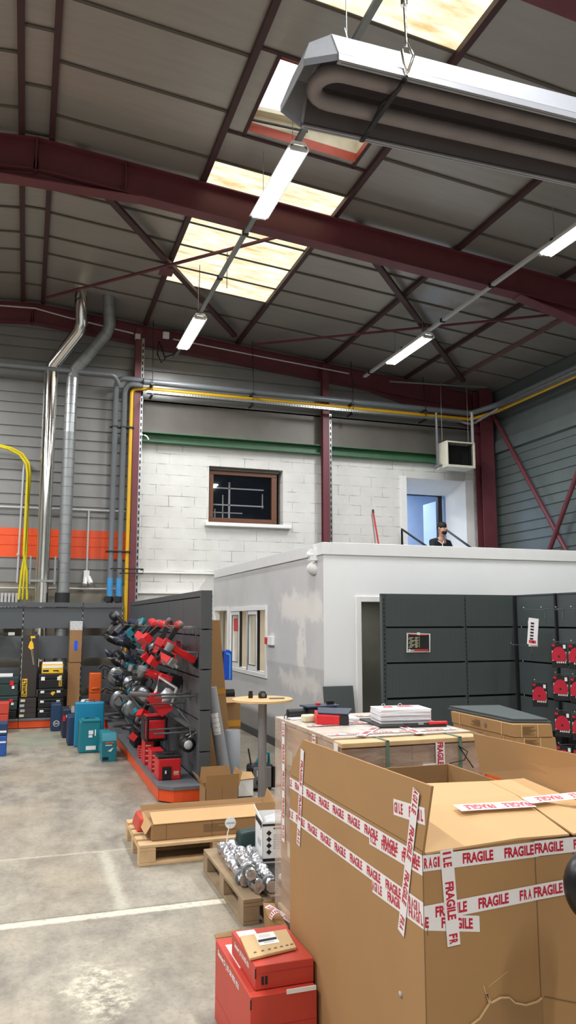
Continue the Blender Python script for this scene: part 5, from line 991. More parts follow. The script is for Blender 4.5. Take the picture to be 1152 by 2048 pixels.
t = thing('display_stand', 'black floor stand with a bent bright blue acrylic sheet', 'display', (2.42, 9.75, 0)); MB().box(2.36, 9.72, 0.03, 2.42, 9.78, 1.35).build('post', 'black', t); MB().lathe([(.16, 0), (.16, .03)], (2.39, 9.75, 0), 24).build('base_plate', 'black', t)
MB().tube([(2.44, 9.72, .82), (2.56, 9.72, .82)], .06, 14).build('foot_cup', 'rubber', t)
MB().slab([(2.40, 9.65, 1.0), (2.515, 9.65, 1.0), (2.515, 9.65, 1.31), (2.50, 9.65, 1.345), (2.465, 9.65, 1.36), (2.40, 9.65, 1.36)], (0, -.012, 0)).build('blue_front', 'cyan', t)
MB().slab([(2.475, 9.636, 1.01), (2.495, 9.636, 1.01), (2.495, 9.636, 1.31), (2.48, 9.636, 1.33), (2.43, 9.636, 1.345), (2.43, 9.636, 1.325), (2.475, 9.636, 1.305)], (0, -.003, 0)).build('light_band', 'cyanlight', t)
pth = [(2.26, 1.365)] + [(2.46 + .05 * math.sin(a * math.pi / 12), 1.315 + .05 * math.cos(a * math.pi / 12)) for a in range(7)] + [(2.515, 1.0)]
for nme, y0, y1, m, o in (('blue_sheet', 9.66, 9.86, 'cyan', 0), ('light_edge', 9.655, 9.665, 'cyanlight', .012)):
    mb = MB()
    for (a, b), (c, d2) in zip(pth[:-1], pth[1:]): mb.hexa([(a - o, y0, b - o), (c - o, y0, d2 - o), (c - o, y1, d2 - o), (a - o, y1, b - o), (a - o + .005, y0, b - o + .008), (c - o + .008, y0, d2 - o + .005), (c - o + .008, y1, d2 - o + .005), (a - o + .005, y1, b - o + .008)])
    mb.build(nme, m, t)
solo(MB().box(2.2, 9.9, 0, 2.34, 10.1, 1.33), 'grey_box', 'greyroll', 'tall plain grey box standing behind the black display stand', 'box')
solo(MB().tube([(2.05, 8.45, .02), (2.3, 8.25, .012), (2.5, 8.1, .012), (2.75, 8.05, .012), (3.1, 7.9, .012), (3.3, 7.6, .012)], .011, 6), 'extension_cord', 'rubber', 'black cord lying on the floor behind the bar table', 'cord')

# ------------------------------------------------------------------ pallets and what lies on them
def pallet(name, label, x0, y0, x1, y1, z0, m, along='x', group=None):
    t = thing(name, label, 'pallet', ((x0 + x1) / 2, (y0 + y1) / 2, z0), group=group)
    def add(nm, a, b, c, d, e_, f):      # u along deck boards, v across
        if along == 'x': MB().box(a, c, e_, b, d, f).build(nm, m, t, .003)
        else: MB().box(c, a, e_, d, b, f).build(nm, m, t, .003)
    u0, u1, v0, v1 = (x0, x1, y0, y1) if along == 'x' else (y0, y1, x0, x1)
    W = v1 - v0; n = 5; bw = .115
    for i in range(n):
        v = v0 + (W - bw) * i / (n - 1); add('deck_board', u0, u1, v, v + bw - .012 * (i % 2), z0 + .122, z0 + .144)
    for i in range(3):
        u = u0 + (u1 - u0 - .12) * i / 2; add('cross_board', u, u + .12, v0, v1, z0 + .1, z0 + .121)
        for j in range(3):
            v = v0 + (W - .1) * j / 2; add('block', u, u + .12, v, v + .1, z0 + .022, z0 + .0995)
    for j in range(3):
        v = v0 + (W - .1) * j / 2; add('bottom_board', u0, u1, v, v + .1, z0, z0 + .0215)
    return t
pallet('wooden_pallet', 'pale wooden pallet carrying the long cardboard box', .85, 5.84, 2.05, 6.62, 0, 'wood', 'x', 'wooden pallets on the floor')
pallet('wooden_pallet', 'weathered wooden pallet carrying the foil-wrapped rolls', 1.27, 4.56, 2.06, 5.62, 0, 'woodgrey', 'y', 'wooden pallets on the floor')
t = thing('long_carton', 'long flat cardboard box with raised rear flap on the pallet', 'box', (1.45, 6.1, .145))
MB().hexa([(.95, 5.92, .146), (1.93, 5.92, .146), (1.93, 6.38, .146), (.95, 6.38, .146), (.95, 5.92, .258), (1.93, 5.92, .258), (1.93, 6.38, .258), (.95, 6.38, .258)]).build('carton', 'carddark', t, .004)
MB().slab([(.96, 5.915, .260), (1.94, 5.915, .260), (1.95, 6.17, .287), (.97, 6.17, .287)], (0, 0, .005)).build('front_flap', 'cardlight', t); MB().slab([(.94, 6.38, .25), (1.96, 6.38, .25), (1.98, 6.41, .285), (.93, 6.41, .295)], (0, .005, 0)).build('rear_flap', 'carddark', t); MB().slab([(1.94, 5.95, .25), (1.94, 6.38, .25), (1.98, 6.4, .36), (1.97, 6.1, .30)], (.005, 0, 0)).build('end_flap', 'card', t); MB().slab([(.95, 5.95, .255), (.95, 6.38, .255), (.91, 6.3, .18), (.91, 5.98, .18)], (.005, 0, 0)).build('end_flap', 'cardlight', t)
mb = MB()
for i in range(5): mb.box(1.335, 5.918, .18 + i * .012, 1.335 + (.26, .2, .24, .12, .22)[i], 5.9195, .184 + i * .012)
for x in (1.055, 1.40): mb.box(x, 5.918, .147, x + .003, 5.9195, .256)
mb.build('print', 'inkbrown', t)
solo(MB().hexa([(.88, 6.2, .145), (.95, 6.2, .145), (.95, 6.5, .145), (.88, 6.5, .145), (.90, 6.22, .25), (.94, 6.22, .22), (.94, 6.45, .26), (.90, 6.45, .24)]), 'red_wrapper', 'redbox', 'crumpled orange-red wrapper beside the long cardboard box', 'wrapper', bevel=.01)
RN = random.Random(11)
for i, (x0, y0, x1, y1, z, l) in enumerate(((1.37, 5.5, 1.33, 4.75, .185, 'foil-wrapped roll along the outer edge of the weathered pallet'), (1.45, 5.52, 1.38, 4.62, .185, 'foil-wrapped roll second from the pallet edge, longest one'), (1.53, 5.35, 1.46, 4.6, .185, 'foil-wrapped roll third from the pallet edge beside the white printed box'), (1.40, 5.1, 1.34, 4.62, .255, 'foil-wrapped roll lying across the top of the other rolls'))):
    t = thing('foil_roll', l, 'roll', ((x0 + x1) / 2, (y0 + y1) / 2, z - .04), group='foil-wrapped rolls')
    n = 34; path = [Vector((x0, y0, z)).lerp(Vector((x1, y1, z)), k / n) for k in range(n + 1)]; mb = MB().tube(path, .034, 14, radii=[.033 + RN.uniform(-.007, .007) for _ in path])
    mb.v = [p + Vector((RN.uniform(-.005, .005), 0, RN.uniform(-.005, .005))) for p in mb.v]; mb.s = [False] * len(mb.s); mb.build('roll', 'foil', t)
    e = Vector((x1, y1, z)); MB().tube([e + Vector((0, .06, 0)), e + Vector((0, .09, 0))], .043, 12).build('tape_band', 'galvdark', t)
t = thing('hanging_tag', 'small round white tag sticking up beside the foil rolls', 'tag', (1.43, 5.62, .2)); MB().tube([(1.42, 5.56, .15), (1.44, 5.6, .24), (1.455, 5.6, .30)], .004, 5).build('stem', 'white', t); MB().lathe([(.04, 0), (.04, .003)], (1.46, 5.6, .31), 20, 0, 'y').build('disc', 'white', t)
mb = MB().box(1.43, 5.597, .308, 1.49, 5.6, .316); mb.build('print', 'papergrey', t)
solo(MB().hexa([(1.48, 5.45, .146), (1.75, 5.45, .146), (1.75, 5.6, .146), (1.48, 5.6, .146), (1.5, 5.47, .27), (1.75, 5.47, .29), (1.75, 5.58, .29), (1.5, 5.58, .27)]), 'dark_case', 'greencase', 'dark grey-green case behind the white printed box', 'case', bevel=.015)
solo(MB().box(1.50, 4.75, .146, 1.9, 5.45, .156), 'black_tray', 'black', 'flat black tray under the white printed box', 'tray', bevel=.006)
solo(MB().box(1.56, 4.6, .146, 1.72, 4.82, .19), 'wrapped_part', 'bubble', 'clear-wrapped dark part beside the foil rolls', 'part', bevel=.02)
t = thing('printed_carton', 'open white carton with four black diamond symbols', 'box', (1.61, 5.12, .157), (0, 0, -.12))
W, D, Hh = .26, .28, .27; e = .004
mb = MB().box(0, 0, 0, W, e, Hh - .01).box(0, D - e, 0, W, D, Hh).box(0, 0, 0, e, D, Hh).box(W - e, 0, 0, W, D, Hh).box(0, 0, 0, W, D, e)
def loc_add(mb, dx, dy): mb.v = [p + Vector((dx, dy, 0)) for p in mb.v]; return mb
loc_add(mb, -.055, .0).build('carton', 'white', t, local=True)
mb = MB().box(-.055, -.002, .012, W - .055, 0, .03).box(-.055, -.002, Hh - .035, W - .055, 0, Hh - .022)
for i in range(4):
    z = .07 + i * .04; mb.slab([(-.028, -.0015, z), (-.01, -.0015, z + .018), (.008, -.0015, z), (-.01, -.0015, z - .018)], (0, .001, 0))
mb.box(.02, -.002, .215, .09, 0, .222); mb.box(-.0575, .06, .09, -.0555, .17, .13, 1)
for i in range(7): mb.box(.02, -.0015, .09 + i * .014, .09, 0, .096 + i * .014, 1)
mb.box(-.0575, .02, Hh - .05, -.0555, .26, Hh - .015).box(-.0575, .05, .2, -.0555, .06, .23, 1); mb.build('print', ['ink', 'papergrey'], t, local=True)
loc_add(MB().slab([(0, D, Hh), (W, D, Hh), (W, D + .02, Hh + .05), (0, D + .02, Hh + .05)], (0, .004, 0)), -.055, 0).build('flap', 'carddark', t, local=True); loc_add(MB().slab([(0, 0, Hh), (0, D, Hh), (-.01, D + .01, Hh + .04), (-.01, .08, Hh + .015)], (.004, 0, 0)), -.055, 0).build('flap', 'white', t, local=True)
loc_add(MB().hexa([(.02, .02, .2), (W - .02, .02, .2), (W - .02, D - .02, .2), (.02, D - .02, .2), (.03, .03, .265), (W - .03, .05, .26), (W - .03, .2, .29), (.05, .22, .25)]), -.055, 0).build('plastic_liner', 'bubble', t, .02, local=True)

# ------------------------------------------------------------------ wrapped pallet load
TP = .148
def tape(mb, o, e1, e2, L, wd=.046, phase=0.0, lift=.0015, word=.108, flip=False):
    o = Vector(o); e1 = Vector(e1).normalized(); e2 = Vector(e2).normalized(); n = e1.cross(e2) * lift
    k = max(2, int(L / .05)); pa = [o + n + e1 * (L * i / k) for i in range(k + 1)]
    for p, q in zip(pa[:-1], pa[1:]): mb.add([p, q, q + e2 * wd, p + e2 * wd], [(0, 1, 2, 3)], 0)
    x = -phase; vs, fs, (W, H) = text_shape('FRAGILE')
    while x < L:
        sx, sy = word / W, wd * .66 / H
        if x >= 0 and x + word <= L:
            mb.text('FRAGILE', o + e1 * x + e2 * (wd * .17), e1, e2, wd * .68, 1, word, lift + .0006)
        else:      # a word cut by the torn end: keep the letters that fit
            step = word / 7
            for i, ch in enumerate('FRAGILE'):
                cx = x + i * step
                if cx >= 0 and cx + step <= L: mb.text(ch, o + e1 * cx + e2 * (wd * .17), e1, e2, wd * .66, 1, step * (.42 if ch == 'I' else .82), lift + .0006)
        x += TP
    return mb
t = thing('wrapped_pallet_load', 'pallet of cartons in stretch film and tape with a wooden lid', 'pallet load', (1.85, 4.0, 0))
for j in range(3):
    MB().box(1.47, 3.53 + j * .43, .0, 2.22, 3.63 + j * .43, .1).build('pallet_runner', 'wood', t, .003)
MB().box(1.46, 3.52, .1, 2.23, 4.5, .13).build('pallet_deck', 'wood', t, .003)
hz = (1.14 - .132) / 4
for i in range(2):
    for j in range(2):
        for k in range(4):
            x = 1.475 + i * .375; y = 3.535 + j * .48; MB().box(x, y, .132 + k * hz, x + .37, y + .475, .132 + (k + 1) * hz - .004).build('carton', 'carddark' if (i + j + k) % 2 else 'card', t, .004)
for k in range(4):
    for j in range(2): MB().box(1.4725, 3.75 + j * .48 + .05 * (k % 2), .17 + k * hz, 1.4745, 3.83 + j * .48 + .05 * (k % 2), .25 + k * hz).build('carton_label', 'label', t)
for k, (y0, y1) in enumerate(((3.49, 3.6), (3.62, 3.8), (3.82, 4.0), (4.02, 4.2), (4.22, 4.5))):
    MB().box(1.47 if k else 1.45, y0, 1.145, 2.22, y1, 1.168).build('lid_board', 'wood', t, .003)
mb = MB(); xf0, xf1, yf0, yf1, zf = 1.452, 2.235, 3.50, 4.53, 1.175
nz_ = 12
def film_wall(a, b, z0, z1, nn=10):
    a, b = Vector(a), Vector(b); nrm = (b - a).cross(ZP).normalized(); g = []
    for i in range(nn + 1):
        for j in range(nz_ + 1):
            p = a.lerp(b, i / nn); d = RN.uniform(0, .012) if 0 < i < nn else 0; g.append(Vector((p.x, p.y, z0 + (z1 - z0) * j / nz_)) + nrm * d)
    mb.add(g, [(i * (nz_ + 1) + j, (i + 1) * (nz_ + 1) + j, (i + 1) * (nz_ + 1) + j + 1, i * (nz_ + 1) + j + 1) for i in range(nn) for j in range(nz_)], 0, True)
film_wall((xf0, yf1, 0), (xf0, yf0, 0), .05, zf); film_wall((xf0, yf0, 0), (xf1, yf0, 0), .05, 1.14); film_wall((xf1, yf0, 0), (xf1, yf1, 0), .05, zf); film_wall((xf1, yf1, 0), (xf0, yf1, 0), .05, zf)
mb.build('stretch_film', 'film', t)
MB().slab([(xf0, 3.62, zf), (xf1, 3.62, zf), (xf1, yf1, zf), (xf0, yf1, zf)], (0, 0, -.004)).build('film_top', 'filmtop', t)
mb = MB(); 
for o, L, ph in (((xf0 - .012, 4.36, 1.17), .66, .02), ((xf0 - .012, 3.86, 1.165), .45, .07), ((xf0 - .012, 3.56, 1.165), .4, .1)):
    mb = MB(); tape(mb, o, -ZP, -YP, L, .05, ph); mb.build('fragile_tape', ['tape', 'tapered'], t)
mb = MB(); tape(mb, (1.95, yf0 - .013, 1.15), -ZP, XP, .5, .05, .0); mb.build('fragile_tape', ['tape', 'tapered'], t)
for o, a, L in (((1.47, 3.68, zf), 0.0, .72), ((1.48, 4.02, zf), .05, .7), ((1.47, 4.36, zf), -.05, .7), ((1.62, 3.6, zf), .9, .75), ((1.95, 3.58, zf), 1.45, .8), ((1.5, 4.38, zf), -.75, .8)):
    e1 = Vector((math.cos(a), math.sin(a), 0)); e2 = Vector((-math.sin(a), math.cos(a), 0)); mb = MB(); tape(mb, Vector(o) + ZP * RN.uniform(.001, .004), e1, e2, L, .048, RN.uniform(0, .1)); mb.build('fragile_tape', ['tape', 'tapered'], t)
for x in (1.68, 2.08): MB().box(x, 3.482, .1, x + .016, 3.486, 1.172).box(x, 3.482, 1.169, x + .016, 4.5, 1.1725).build('green_strap', 'strap', t)
MB().box(1.88, 3.488, .98, 1.99, 3.492, 1.05).build('delivery_note', 'paper', t); MB().tube([(2.0, 3.47, 1.0), (2.02, 3.47, 1.05), (2.1, 3.47, 1.06), (2.12, 3.47, 1.1), (2.07, 3.47, 1.13), (2.15, 3.47, 1.02)], .003, 5).build('loose_tie', 'black', t)
solo(MB().hexa([(2.3, 3.6, 0), (2.42, 3.6, 0), (2.42, 3.75, 0), (2.3, 3.75, 0), (2.29, 3.58, 1.08), (2.40, 3.6, 1.1), (2.4, 3.7, 1.1), (2.3, 3.7, 1.1)]), 'traffic_marker', 'orangevest', 'bright orange marker glimpsed behind the open fragile box', 'marker', bevel=.02)
# things on the wrapped load
t = thing('hand_torch', 'black handheld tool with wrist cord at the corner of the wrapped load', 'tool', (1.6, 4.42, 1.176), (0, 0, .1)); MB().tube([(-.11, 0, .03), (.02, 0, .03)], .024, 12).build('handle', 'black', t, local=True); MB().box(.01, -.05, .002, .2, .05, .06).build('head', 'black', t, .01, local=True); MB().slab([(-.005, -.06, .06), (.21, -.06, .062), (.21, .06, .062), (-.005, .06, .06)], (0, 0, .008)).build('top_plate', 'navy', t, local=True); MB().lathe([(.016, .068), (.016, .08)], (.09, 0, 0), 12).build('red_button', 'red', t, local=True)
for x in (.15, .175): MB().box(x, -.01, .068, x + .018, .01, .09).build('black_key', 'rubber', t, local=True)
MB().tube([(-.11, 0, .03), (-.135, -.01, .02), (-.15, -.02, -.06), (-.155, -.03, -.16), (-.145, -.05, -.18), (-.138, -.05, -.1), (-.13, -.03, -.01), (-.11, 0, .03)], .003, 5).build('wrist_cord', 'rubber', t, local=True)
solo(MB().box(1.49, 4.33, 1.177, 1.6, 4.4, 1.181), 'paper_slip', 'paper', 'white paper slip under the black handheld tool', 'paper')
t = thing('battery_charger', 'red box-shaped device with slate top on the wrapped load', 'device', (1.64, 4.1, 1.176), (0, 0, -.25)); MB().hexa([(-.085, -.06, .0), (.085, -.06, 0), (.085, .09, 0), (-.085, .09, 0), (-.085, -.06, .06), (.085, -.06, .052), (.085, .09, .06), (-.085, .09, .068)]).build('body', 'red', t, .008, local=True); MB().hexa([(-.08, -.05, .062), (.09, -.062, .052), (.14, .12, .06), (-.06, .12, .07), (-.08, -.05, .07), (.09, -.062, .062), (.14, .12, .072), (-.06, .12, .08)]).build('top', 'navy', t, .004, local=True); MB().box(.087, -.062, .004, .092, .06, .05).build('side_grille', 'black', t, local=True); MB().box(.04, -.064, .0, .09, -.061, .052).build('corner_panel', 'black', t, local=True)
solo(MB().box(1.52, 4.2, 1.177, 1.6, 4.27, 1.215), 'yellow_sticker_roll', 'label', 'small pale yellow roll between the black tool and red device', 'roll', bevel=.01)
solo(MB().box(1.72, 4.2, 1.177, 1.86, 4.35, 1.189), 'notepad', 'paper', 'thin white notepad between the red device and paper stack', 'notepad')
solo(MB().slab([(1.82, 3.86, 1.177), (2.2, 3.80, 1.177), (2.24, 4.16, 1.177), (1.86, 4.22, 1.177)], (0, 0, .009)), 'laptop_sleeve', 'rubber', 'black flat sleeve under the stack of papers', 'sleeve', bevel=.003)
for i in range(9):
    dx = RN.uniform(-.006, .006); a = RN.uniform(-.03, .03) - .15; z = 1.187 + i * .0085
    t = thing('catalogue', ('white catalogue with wire loops on top of the paper stack' if i == 8 else f'white printed catalogue in the paper stack, {ORD[8 - i]} from its top'), 'catalogue', (2.02 + dx, 4.0 + dx, z), (0, 0, a), 'catalogues in the paper stack')
    MB().box(-.145, -.1, 0, .145, .1, .008).build('pages', 'paper', t, .001, local=True); MB().box(-.1455, -.1005, .003, .1455, .1005, .0042).build('page_edges', 'papergrey', t, local=True)
    if i == 8:
        MB().slab([(.0, .02, .0082), (.1, .02, .0082), (.08, .08, .0082), (0, .08, .0082)], (0, 0, .0006)).slab([(-.1, .0, .0082), (-.04, .0, .0082), (-.03, .07, .0082), (-.08, .07, .0082)], (0, 0, .0006)).build('print', 'pinkred', t, local=True)
        for x in (-.07, .03): MB().tube(arc((x, .09, .008), .012, 0, math.pi, XP, ZP), .0018, 5).build('wire_loop', 'lightgrey', t, local=True)
t = thing('utility_knife', 'red-handled knife lying before the paper stack', 'knife', (2.1, 3.83, 1.187), (0, 0, -.08)); MB().slab([(0, -.012, 0), (.11, -.014, 0), (.115, .012, 0), (.06, .016, 0), (0, .01, 0)], (0, 0, .016)).build('handle', 'red', t, .004, local=True); MB().box(-.14, -.006, .004, 0, .006, .010).build('blade_guard', 'ink', t, local=True); MB().box(-.06, -.009, .002, -.03, .009, .012).build('collar', 'galv', t, local=True)

# stack of flat cartons with grey panels
sup = solo(MB().slab([(3.62, 5.2, 0), (3.90, 5.13, 0), (4.09, 6.08, 0), (3.62, 6.08, 0)], (0, 0, .66)), 'support_carton', 'carddark', 'tall brown carton underneath the three flat cartons', 'box')
for k in range(3):
    z = .662 + k * .1; off = .02 * (k == 2)
    t = thing('flat_carton', ['bottom flat carton of the stack beside the slate shelving', 'middle flat carton of the stack beside the slate shelving', 'top flat carton of the stack, under the grey shelf panels'][k], 'box', (3.75, 5.6, z), group='flat cartons beside the slate shelving')
    MB().hexa([(3.58 + .02 * (2 - k), 5.18, z), (3.87 + .03 * (2 - k), 5.1, z), (4.1, 6.1, z), (3.58 + .02 * (2 - k), 6.1, z), (3.57 + .02 * (2 - k), 5.18, z + .097), (3.86 + .03 * (2 - k), 5.1, z + .097), (4.1, 6.1, z + .097), (3.57 + .02 * (2 - k), 6.1, z + .097)]).build('carton', 'card', t, .004)
    xx = 3.57 + .02 * (2 - k); mb = MB()
    for y in (5.33, 5.95): mb.box(xx - .003, y, z, xx, y + .006, z + .097, 0)
    for i in range(5): mb.box(xx - .003, 5.64, z + .025 + i * .011, xx - .001, 5.64 + (.14, .1, .12, .13, .08)[i], z + .029 + i * .011, 1)
    mb.lathe([(.018, 0), (.018, -.004)], (xx, 5.57, z + .045), 14, 2, 'x'); mb.build('print', ['edge', 'inkbrown', 'inkgrey'], t)
    mb = MB(); f = lambda u, zz: Vector((xx + (3.86 - 3.57) * u, 5.18 - .08 * u - .003, z + zz))
    for u in (.2, .62): mb.slab([f(u, 0), f(u + .02, 0), f(u + .02, .097), f(u, .097)], (0, .002, 0), 0)
    for i in range(6): mb.slab([f(.24, .02 + i * .011), f(.24 + (.3, .2, .28, .34, .22, .3)[i], .02 + i * .011), f(.24 + (.3, .2, .28, .34, .22, .3)[i], .024 + i * .011), f(.24, .024 + i * .011)], (0, .002, 0), 1)
    mb.build('print', ['edge', 'inkbrown'], t)
for k, l in enumerate(('dark grey shelf panel lying on the flat cartons, lower one', 'dark grey shelf panel lying on top of the flat carton stack')):
    z = .963 + k * .016; d = .015 * k; solo(MB().slab([(3.60 + d, 5.25, z), (3.88 - d, 5.13 + d, z), (4.08, 6.12, z), (3.60 + d, 6.2, z)], (0, 0, .014)), 'shelf_panel', 'shelfgreen', l, 'panel', 'panels on the flat cartons', .002)

# ------------------------------------------------------------------ the big fragile box
FX0, FX1, FY0, FY1, FZ = 1.16, 1.97, 2.17, 3.40, 1.062
t = thing('fragile_box', 'huge open cardboard box wrapped in red and white FRAGILE tape', 'box', (FX0 + .4, 2.8, 0)); e = .008
MB().box(FX0, FY0, .0, FX0 + e, FY1, FZ).build('side_wall', 'card', t); MB().box(FX0 + e, FY0, 0, FX1, FY0 + e, FZ - .01).build('front_wall', 'card', t); MB().box(FX0 + e, FY1 - e, 0, FX1, FY1, FZ).build('back_wall', 'carddark', t); MB().box(FX1 - e, FY0 + e, 0, FX1, FY1 - e, FZ).build('side_wall', 'card', t); MB().box(FX0 + e, FY0 + e, 0, FX1 - e, FY1 - e, e).build('bottom', 'carddark', t)
MB().slab([(FX0, FY0, FZ), (FX0 + .003, FY0 - .06, FZ + .2), (FX0 + .003, FY1 - .17, FZ + .175), (FX0, FY1 - .03, FZ + .06), (FX0, FY1, FZ)], (e, 0, 0)).build('side_flap', 'card', t)
MB().box(FX0 - .0008, FY0 - .0, FZ + .0, FX0 + .0, FY1 - .02, FZ + .002).build('crease', 'inkbrown', t)
# front flap lying over the opening, folded in two places
ff = [(FX0 + .02, FY0, FZ - .005), (1.54, FY0 - .004, FZ - .002), (1.68, FY0, FZ + .004)]
mb = MB(); A = [(FX0 + .01, FY0, FZ - .01), (1.50, FY0 + .0, FZ + .004), (1.69, FY0, FZ + .0)]; Bm = [(FX0 + .05, FY0 + .28, FZ + .05), (1.48, FY0 + .28, FZ + .06), (1.70, FY0 + .30, FZ + .06)]; Cc = [(FX0 + .06, FY0 + .6, FZ + .035), (1.50, FY0 + .62, FZ + .05), (1.78, FY0 + .60, FZ + .045)]
for i in range(2):
    for P, Q in ((A, Bm), (Bm, Cc)): mb.slab([P[i], P[i + 1], Q[i + 1], Q[i]], (0, 0, .006))
mb.build('front_flap', 'cardlight', t)
mb = MB()
for P, Q in ((0, 1),): mb.slab([(1.705, FY0, FZ + .0), (FX1, FY0, FZ), (FX1 - .02, FY0 + .6, FZ + .045), (1.782, FY0 + .60, FZ + .045), (1.703, FY0 + .30, FZ + .06)], (0, 0, .006))
mb.build('front_flap', 'cardlight', t)
mb = MB().slab([(FX1 + .0, FY0 + .1, FZ + .03), (FX1 + .0, 3.12, FZ + .01), (FX1 + .01, 3.19, FZ + .17), (FX1 + .03, FY0 + .1, FZ + .19)], (e, 0, 0)); mb.build('side_flap', 'card', t)
MB().slab([(FX0 + .03, FY1, FZ), (1.5, FY1, FZ), (1.46, FY1 - .09, FZ + .045), (FX0 + .1, FY1 - .13, FZ + .05)], (0, 0, .005)).build('back_flap', 'carddark', t)
# creases, torn lower front
mb = MB(); y = FY0 - .0012
mb.box(1.555, y, .05, 1.558, FY0, FZ - .02); mb.box(1.70, y, .95, 1.706, FY0, FZ - .01); mb.box(FX0 - .001, y, .05, FX0 + .0012, FY0 + .001, FZ)
mb.box(1.17, y, .985 - .16, 1.172, FY0, .87); mb.build('crease', 'inkbrown', t)
tp = [(1.27, .50), (1.30, .56), (1.335, .575), (1.37, .612), (1.362, .64), (1.375, .612), (1.41, .622), (1.44, .618), (1.46, .60), (1.50, .588), (1.54, .592), (1.556, .60)]
MB().slab([(a, FY0 - .006, b) for a, b in tp] + [(1.556, FY0 - .006, .3), (1.27, FY0 - .006, .3)], (0, .006, 0)).build('torn_flap', 'carddark', t)
mb = MB()
for (a, b), (c, d2) in zip(tp[:-1], tp[1:]): mb.bar((a, FY0 - .0055, b), (c, FY0 - .0055, d2), .004, .0045)
mb.bar((1.36, y, .64), (1.355, y, .66), .003, .003); mb.bar((1.37, y, .655), (1.44, y, .69), .001, .0015); mb.build('torn_edge', 'edge', t)
MB().bar((1.57, y, .6), (1.72, y, .555), .002, .002).bar((1.72, y, .555), (1.9, y, .5), .002, .002).build('torn_crack', 'inkbrown', t)
MB().lathe([(.007, 0), (.009, -.004), (.004, -.006)], (FX0, 2.33, .598), 10, 0, 'x').build('staple_hole', 'papergrey', t)
def ftape(*args, **k):
    mb = MB(); tape(mb, *args, **k); return mb.build('fragile_tape', ['tape', 'tapered'], t)
L = FY1 - FY0
ftape((FX0, FY1, 1.005), -YP, ZP, L, phase=.075); ftape((FX0, FY1, .872), -YP, ZP, L, phase=.06)
ftape((FX0, FY0, 1.008), Vector((0, -1, 0)) * 0 + XP, ZP, .45, phase=.03, lift=.0015) if False else None
ftape((FX0, FY0, 1.005), XP + ZP * .012, ZP, .41, phase=.012); ftape((FX0 + .395, FY0, 1.012), XP, ZP, .42, phase=.0, lift=.0024)
ftape((FX0, FY0, .862), XP + ZP * .05, ZP, .39, phase=.11); ftape((FX0 + .385, FY0, .882), XP + ZP * .04, ZP, .43, phase=.0, lift=.0024)
ftape((FX0, 2.53, .835), -YP + ZP * .02, ZP, .36, phase=.03, lift=.0010); ftape((FX0, FY0, .84), XP - ZP * .14, ZP, .19, phase=.09, lift=.0010)
ftape((FX0, 2.55, .985), -YP + ZP * .02, ZP, .38, phase=.05, lift=.0010)
ftape((FX0, 2.215, 1.24), -ZP + YP * .27, -YP - ZP * .27, .47, wd=.042, phase=.03, lift=.0034)
ftape((FX0, 3.245, 1.20), -ZP + YP * .14, -YP - ZP * .14, .41, wd=.042, phase=.1, lift=.0034)
ftape((1.218, FY0, 1.06), -ZP + XP * .06, XP + ZP * .06, .275, wd=.044, phase=.055, lift=.0034)
ftape((FX0 + .002, 2.36, 1.125), -YP + ZP * .08, ZP, .21, wd=.05, phase=.04); ftape((FX0 + .002, 3.08, 1.17), YP - ZP * .05, -ZP, .26, wd=.05, phase=.02, lift=-.0015)
ftape((FX0, 3.28, .25), -ZP, -YP, .25, wd=.035, phase=.1)
n = (Vector(Bm[1]) - Vector(A[1])).normalized()
ftape(Vector((1.69, FY0 + .22, FZ + .057)), -XP + ZP * .02 + YP * .02, -n, .29, wd=.05, phase=.0, lift=.006, word=.112); ftape(Vector((1.92, FY0 + .25, FZ + .063)), -XP - YP * .05, -n, .24, wd=.05, phase=.06, lift=.007)

# ------------------------------------------------------------------ red cartons and envelope at the bottom
def red_carton(label, x0, y0, z0, x1, y1, z1, txt, k):
    t = thing('red_shipping_carton', label, 'box', ((x0 + x1) / 2, (y0 + y1) / 2, z0), group='red shipping cartons')
    MB().box(x0, y0, z0, x1, y1, z1).build('carton', 'redbox', t, .003)
    mb = MB().box(x0 - .001, y0 + .01, z0 + .3 * (z1 - z0) * k, x0, y1 - .01, z0 + .3 * (z1 - z0) * k + .0015).box(x0 + .01, y0 - .001, z0 + .66 * (z1 - z0), x1, y0, z0 + .66 * (z1 - z0) + .002); mb.build('crease', 'tapered', t)
    h = .03 if k else .026; mb = MB().text(txt, (x0, y1 - .05, z1 - h - .022), -YP, ZP, h, 0, (y1 - y0) * .62, .001); mb.build('lettering', 'white', t)
    MB().box(x0 - .001, y0 - .001, z1 - .045, x0 + .004, y0 + .001, z1 - .01).build('corner_slit', 'black', t)
    return t
t = red_carton('large red carton on the floor beside the huge cardboard box', .875, 3.03, 0, 1.145, 3.60, .33, 'Saunier.D | 05 58 852 021', 1)
MB().box(.90, 3.28, .3305, .935, 3.52, .3318).build('white_label', 'white', t); MB().box(.90, 3.028, .06, .91, 3.03, .12).build('white_label', 'white', t)
MB().slab([(.875, 3.60, .33), (1.0, 3.60, .33), (1.0, 3.63, .345), (.875, 3.63, .335)], (0, 0, .004)).build('lid_flap', 'carddark', t); MB().box(1.02, 3.025, .322, 1.14, 3.03, .338).build('white_label', 'white', t)
t = red_carton('smaller red carton with a kraft envelope lying on it', .905, 3.07, .332, 1.147, 3.43, .42, 'Saunier | 05 58 852 021', 0)
MB().box(.92, 3.3, .4202, 1.0, 3.415, .4215).build('white_label', 'white', t)
mb = MB().box(.93, 3.068, .35, .94, 3.07, .38).box(.945, 3.068, .35, .955, 3.07, .38); mb.build('arrow_print', 'ink', t)
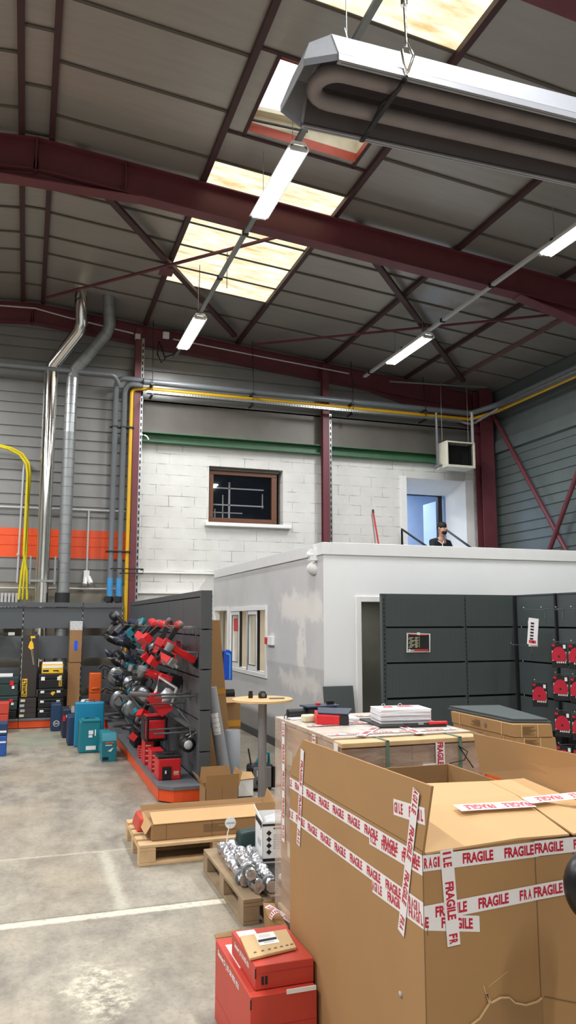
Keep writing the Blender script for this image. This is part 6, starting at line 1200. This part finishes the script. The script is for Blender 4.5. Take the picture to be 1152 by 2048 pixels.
t = thing('kraft_envelope', 'kraft envelope with a white delivery label on the red carton', 'envelope', (1.0, 3.23, .422)); MB().slab([(.895, 3.115, .4225), (1.105, 3.155, .4225), (1.125, 3.345, .4225), (.915, 3.335, .4225)], (0, 0, .012)).build('envelope', 'kraft', t, .003)
q = lambda u, v, z=.4348: Vector((.895 + u * .21 + v * .02, 3.115 + u * .04 + v * (.22 - .03 * u), z))
mb = MB().slab([q(.30, .4), q(.72, .38), q(.70, .95), q(.30, .96)], (0, 0, .0008), 0).slab([q(.31, .55, .4356), q(.70, .55, .4356), q(.70, .66, .4356), q(.31, .66, .4356)], (0, 0, .0004), 1)
for v in (.47, .5): mb.slab([q(.4, v, .4356), q(.62, v, .4356), q(.62, v + .012, .4356), q(.4, v + .012, .4356)], (0, 0, .0004), 2)
for v in (.75, .8, .86): mb.slab([q(.36, v, .4356), q(.6, v, .4356), q(.6, v + .01, .4356), q(.36, v + .01, .4356)], (0, 0, .0004), 2)
mb.build('delivery_label', ['white', 'ink', 'papergrey'], t)
mb = MB()
for u in (.12, .28, .42, .55, .68, .8, .9): mb.slab([q(u, .14), q(u + .06, .14), q(u + .06, .20), q(u, .20)], (0, 0, .0004))
mb.build('printed_icons', 'inkbrown', t)
t = thing('torn_carton_scrap', 'torn cardboard scrap with curled fragile tape at the wrapped load', 'scrap', (1.4, 4.35, 0)); MB().hexa([(1.36, 4.3, 0), (1.44, 4.24, 0), (1.445, 4.5, 0), (1.38, 4.5, 0), (1.35, 4.32, .12), (1.43, 4.22, .1), (1.44, 4.5, .13), (1.37, 4.5, .14)]).build('cardboard', 'card', t, .004)
mb = MB()
for i in range(8):
    a0, a1 = i * .35, (i + 1) * .35; p0 = Vector((1.39 - .035 * math.cos(a0), 4.28, .12 + .035 * math.sin(a0))); p1 = Vector((1.39 - .035 * math.cos(a1), 4.28, .12 + .035 * math.sin(a1)))
    mb.quad([p0, p1, p1 + Vector((0, .045, 0)), p0 + Vector((0, .045, 0))], 0); mb.quad([p0 * .5 + p1 * .5 + Vector((-.001, .008, .001)), p1 + Vector((-.001, .008, .001)), p1 + Vector((-.001, .037, .001)), p0 * .5 + p1 * .5 + Vector((-.001, .037, .001))], 1)
mb.build('curled_tape', ['tape', 'tapered'], t)
mb = MB(); tape(mb, (1.36, 4.44, .13), Vector((.5, -.8, -.2)), Vector((.5, .3, .05)), .2, .045, .02, .004); mb.build('loose_tape', ['tape', 'tapered'], t)
# black padded thing cut by the right frame edge
t = thing('padded_stand', 'black rounded pad on a stand cut off by the frame edge', 'stand', (1.66, 1.92, 0)); MB().ball((1.578, 1.92, 1.0), (.098, .07, .105), 0, 24, 16).build('pad', 'rubber', t); MB().tube([(1.62, 1.92, .02), (1.62, 1.92, .92)], .03, 14).build('pole', 'black', t); MB().lathe([(.14, 0), (.14, .02), (.04, .035)], (1.62, 1.92, 0), 24).build('base_plate', 'black', t); MB().box(1.545, 1.848, .965, 1.60, 1.856, .985).build('white_mark', 'white', t)
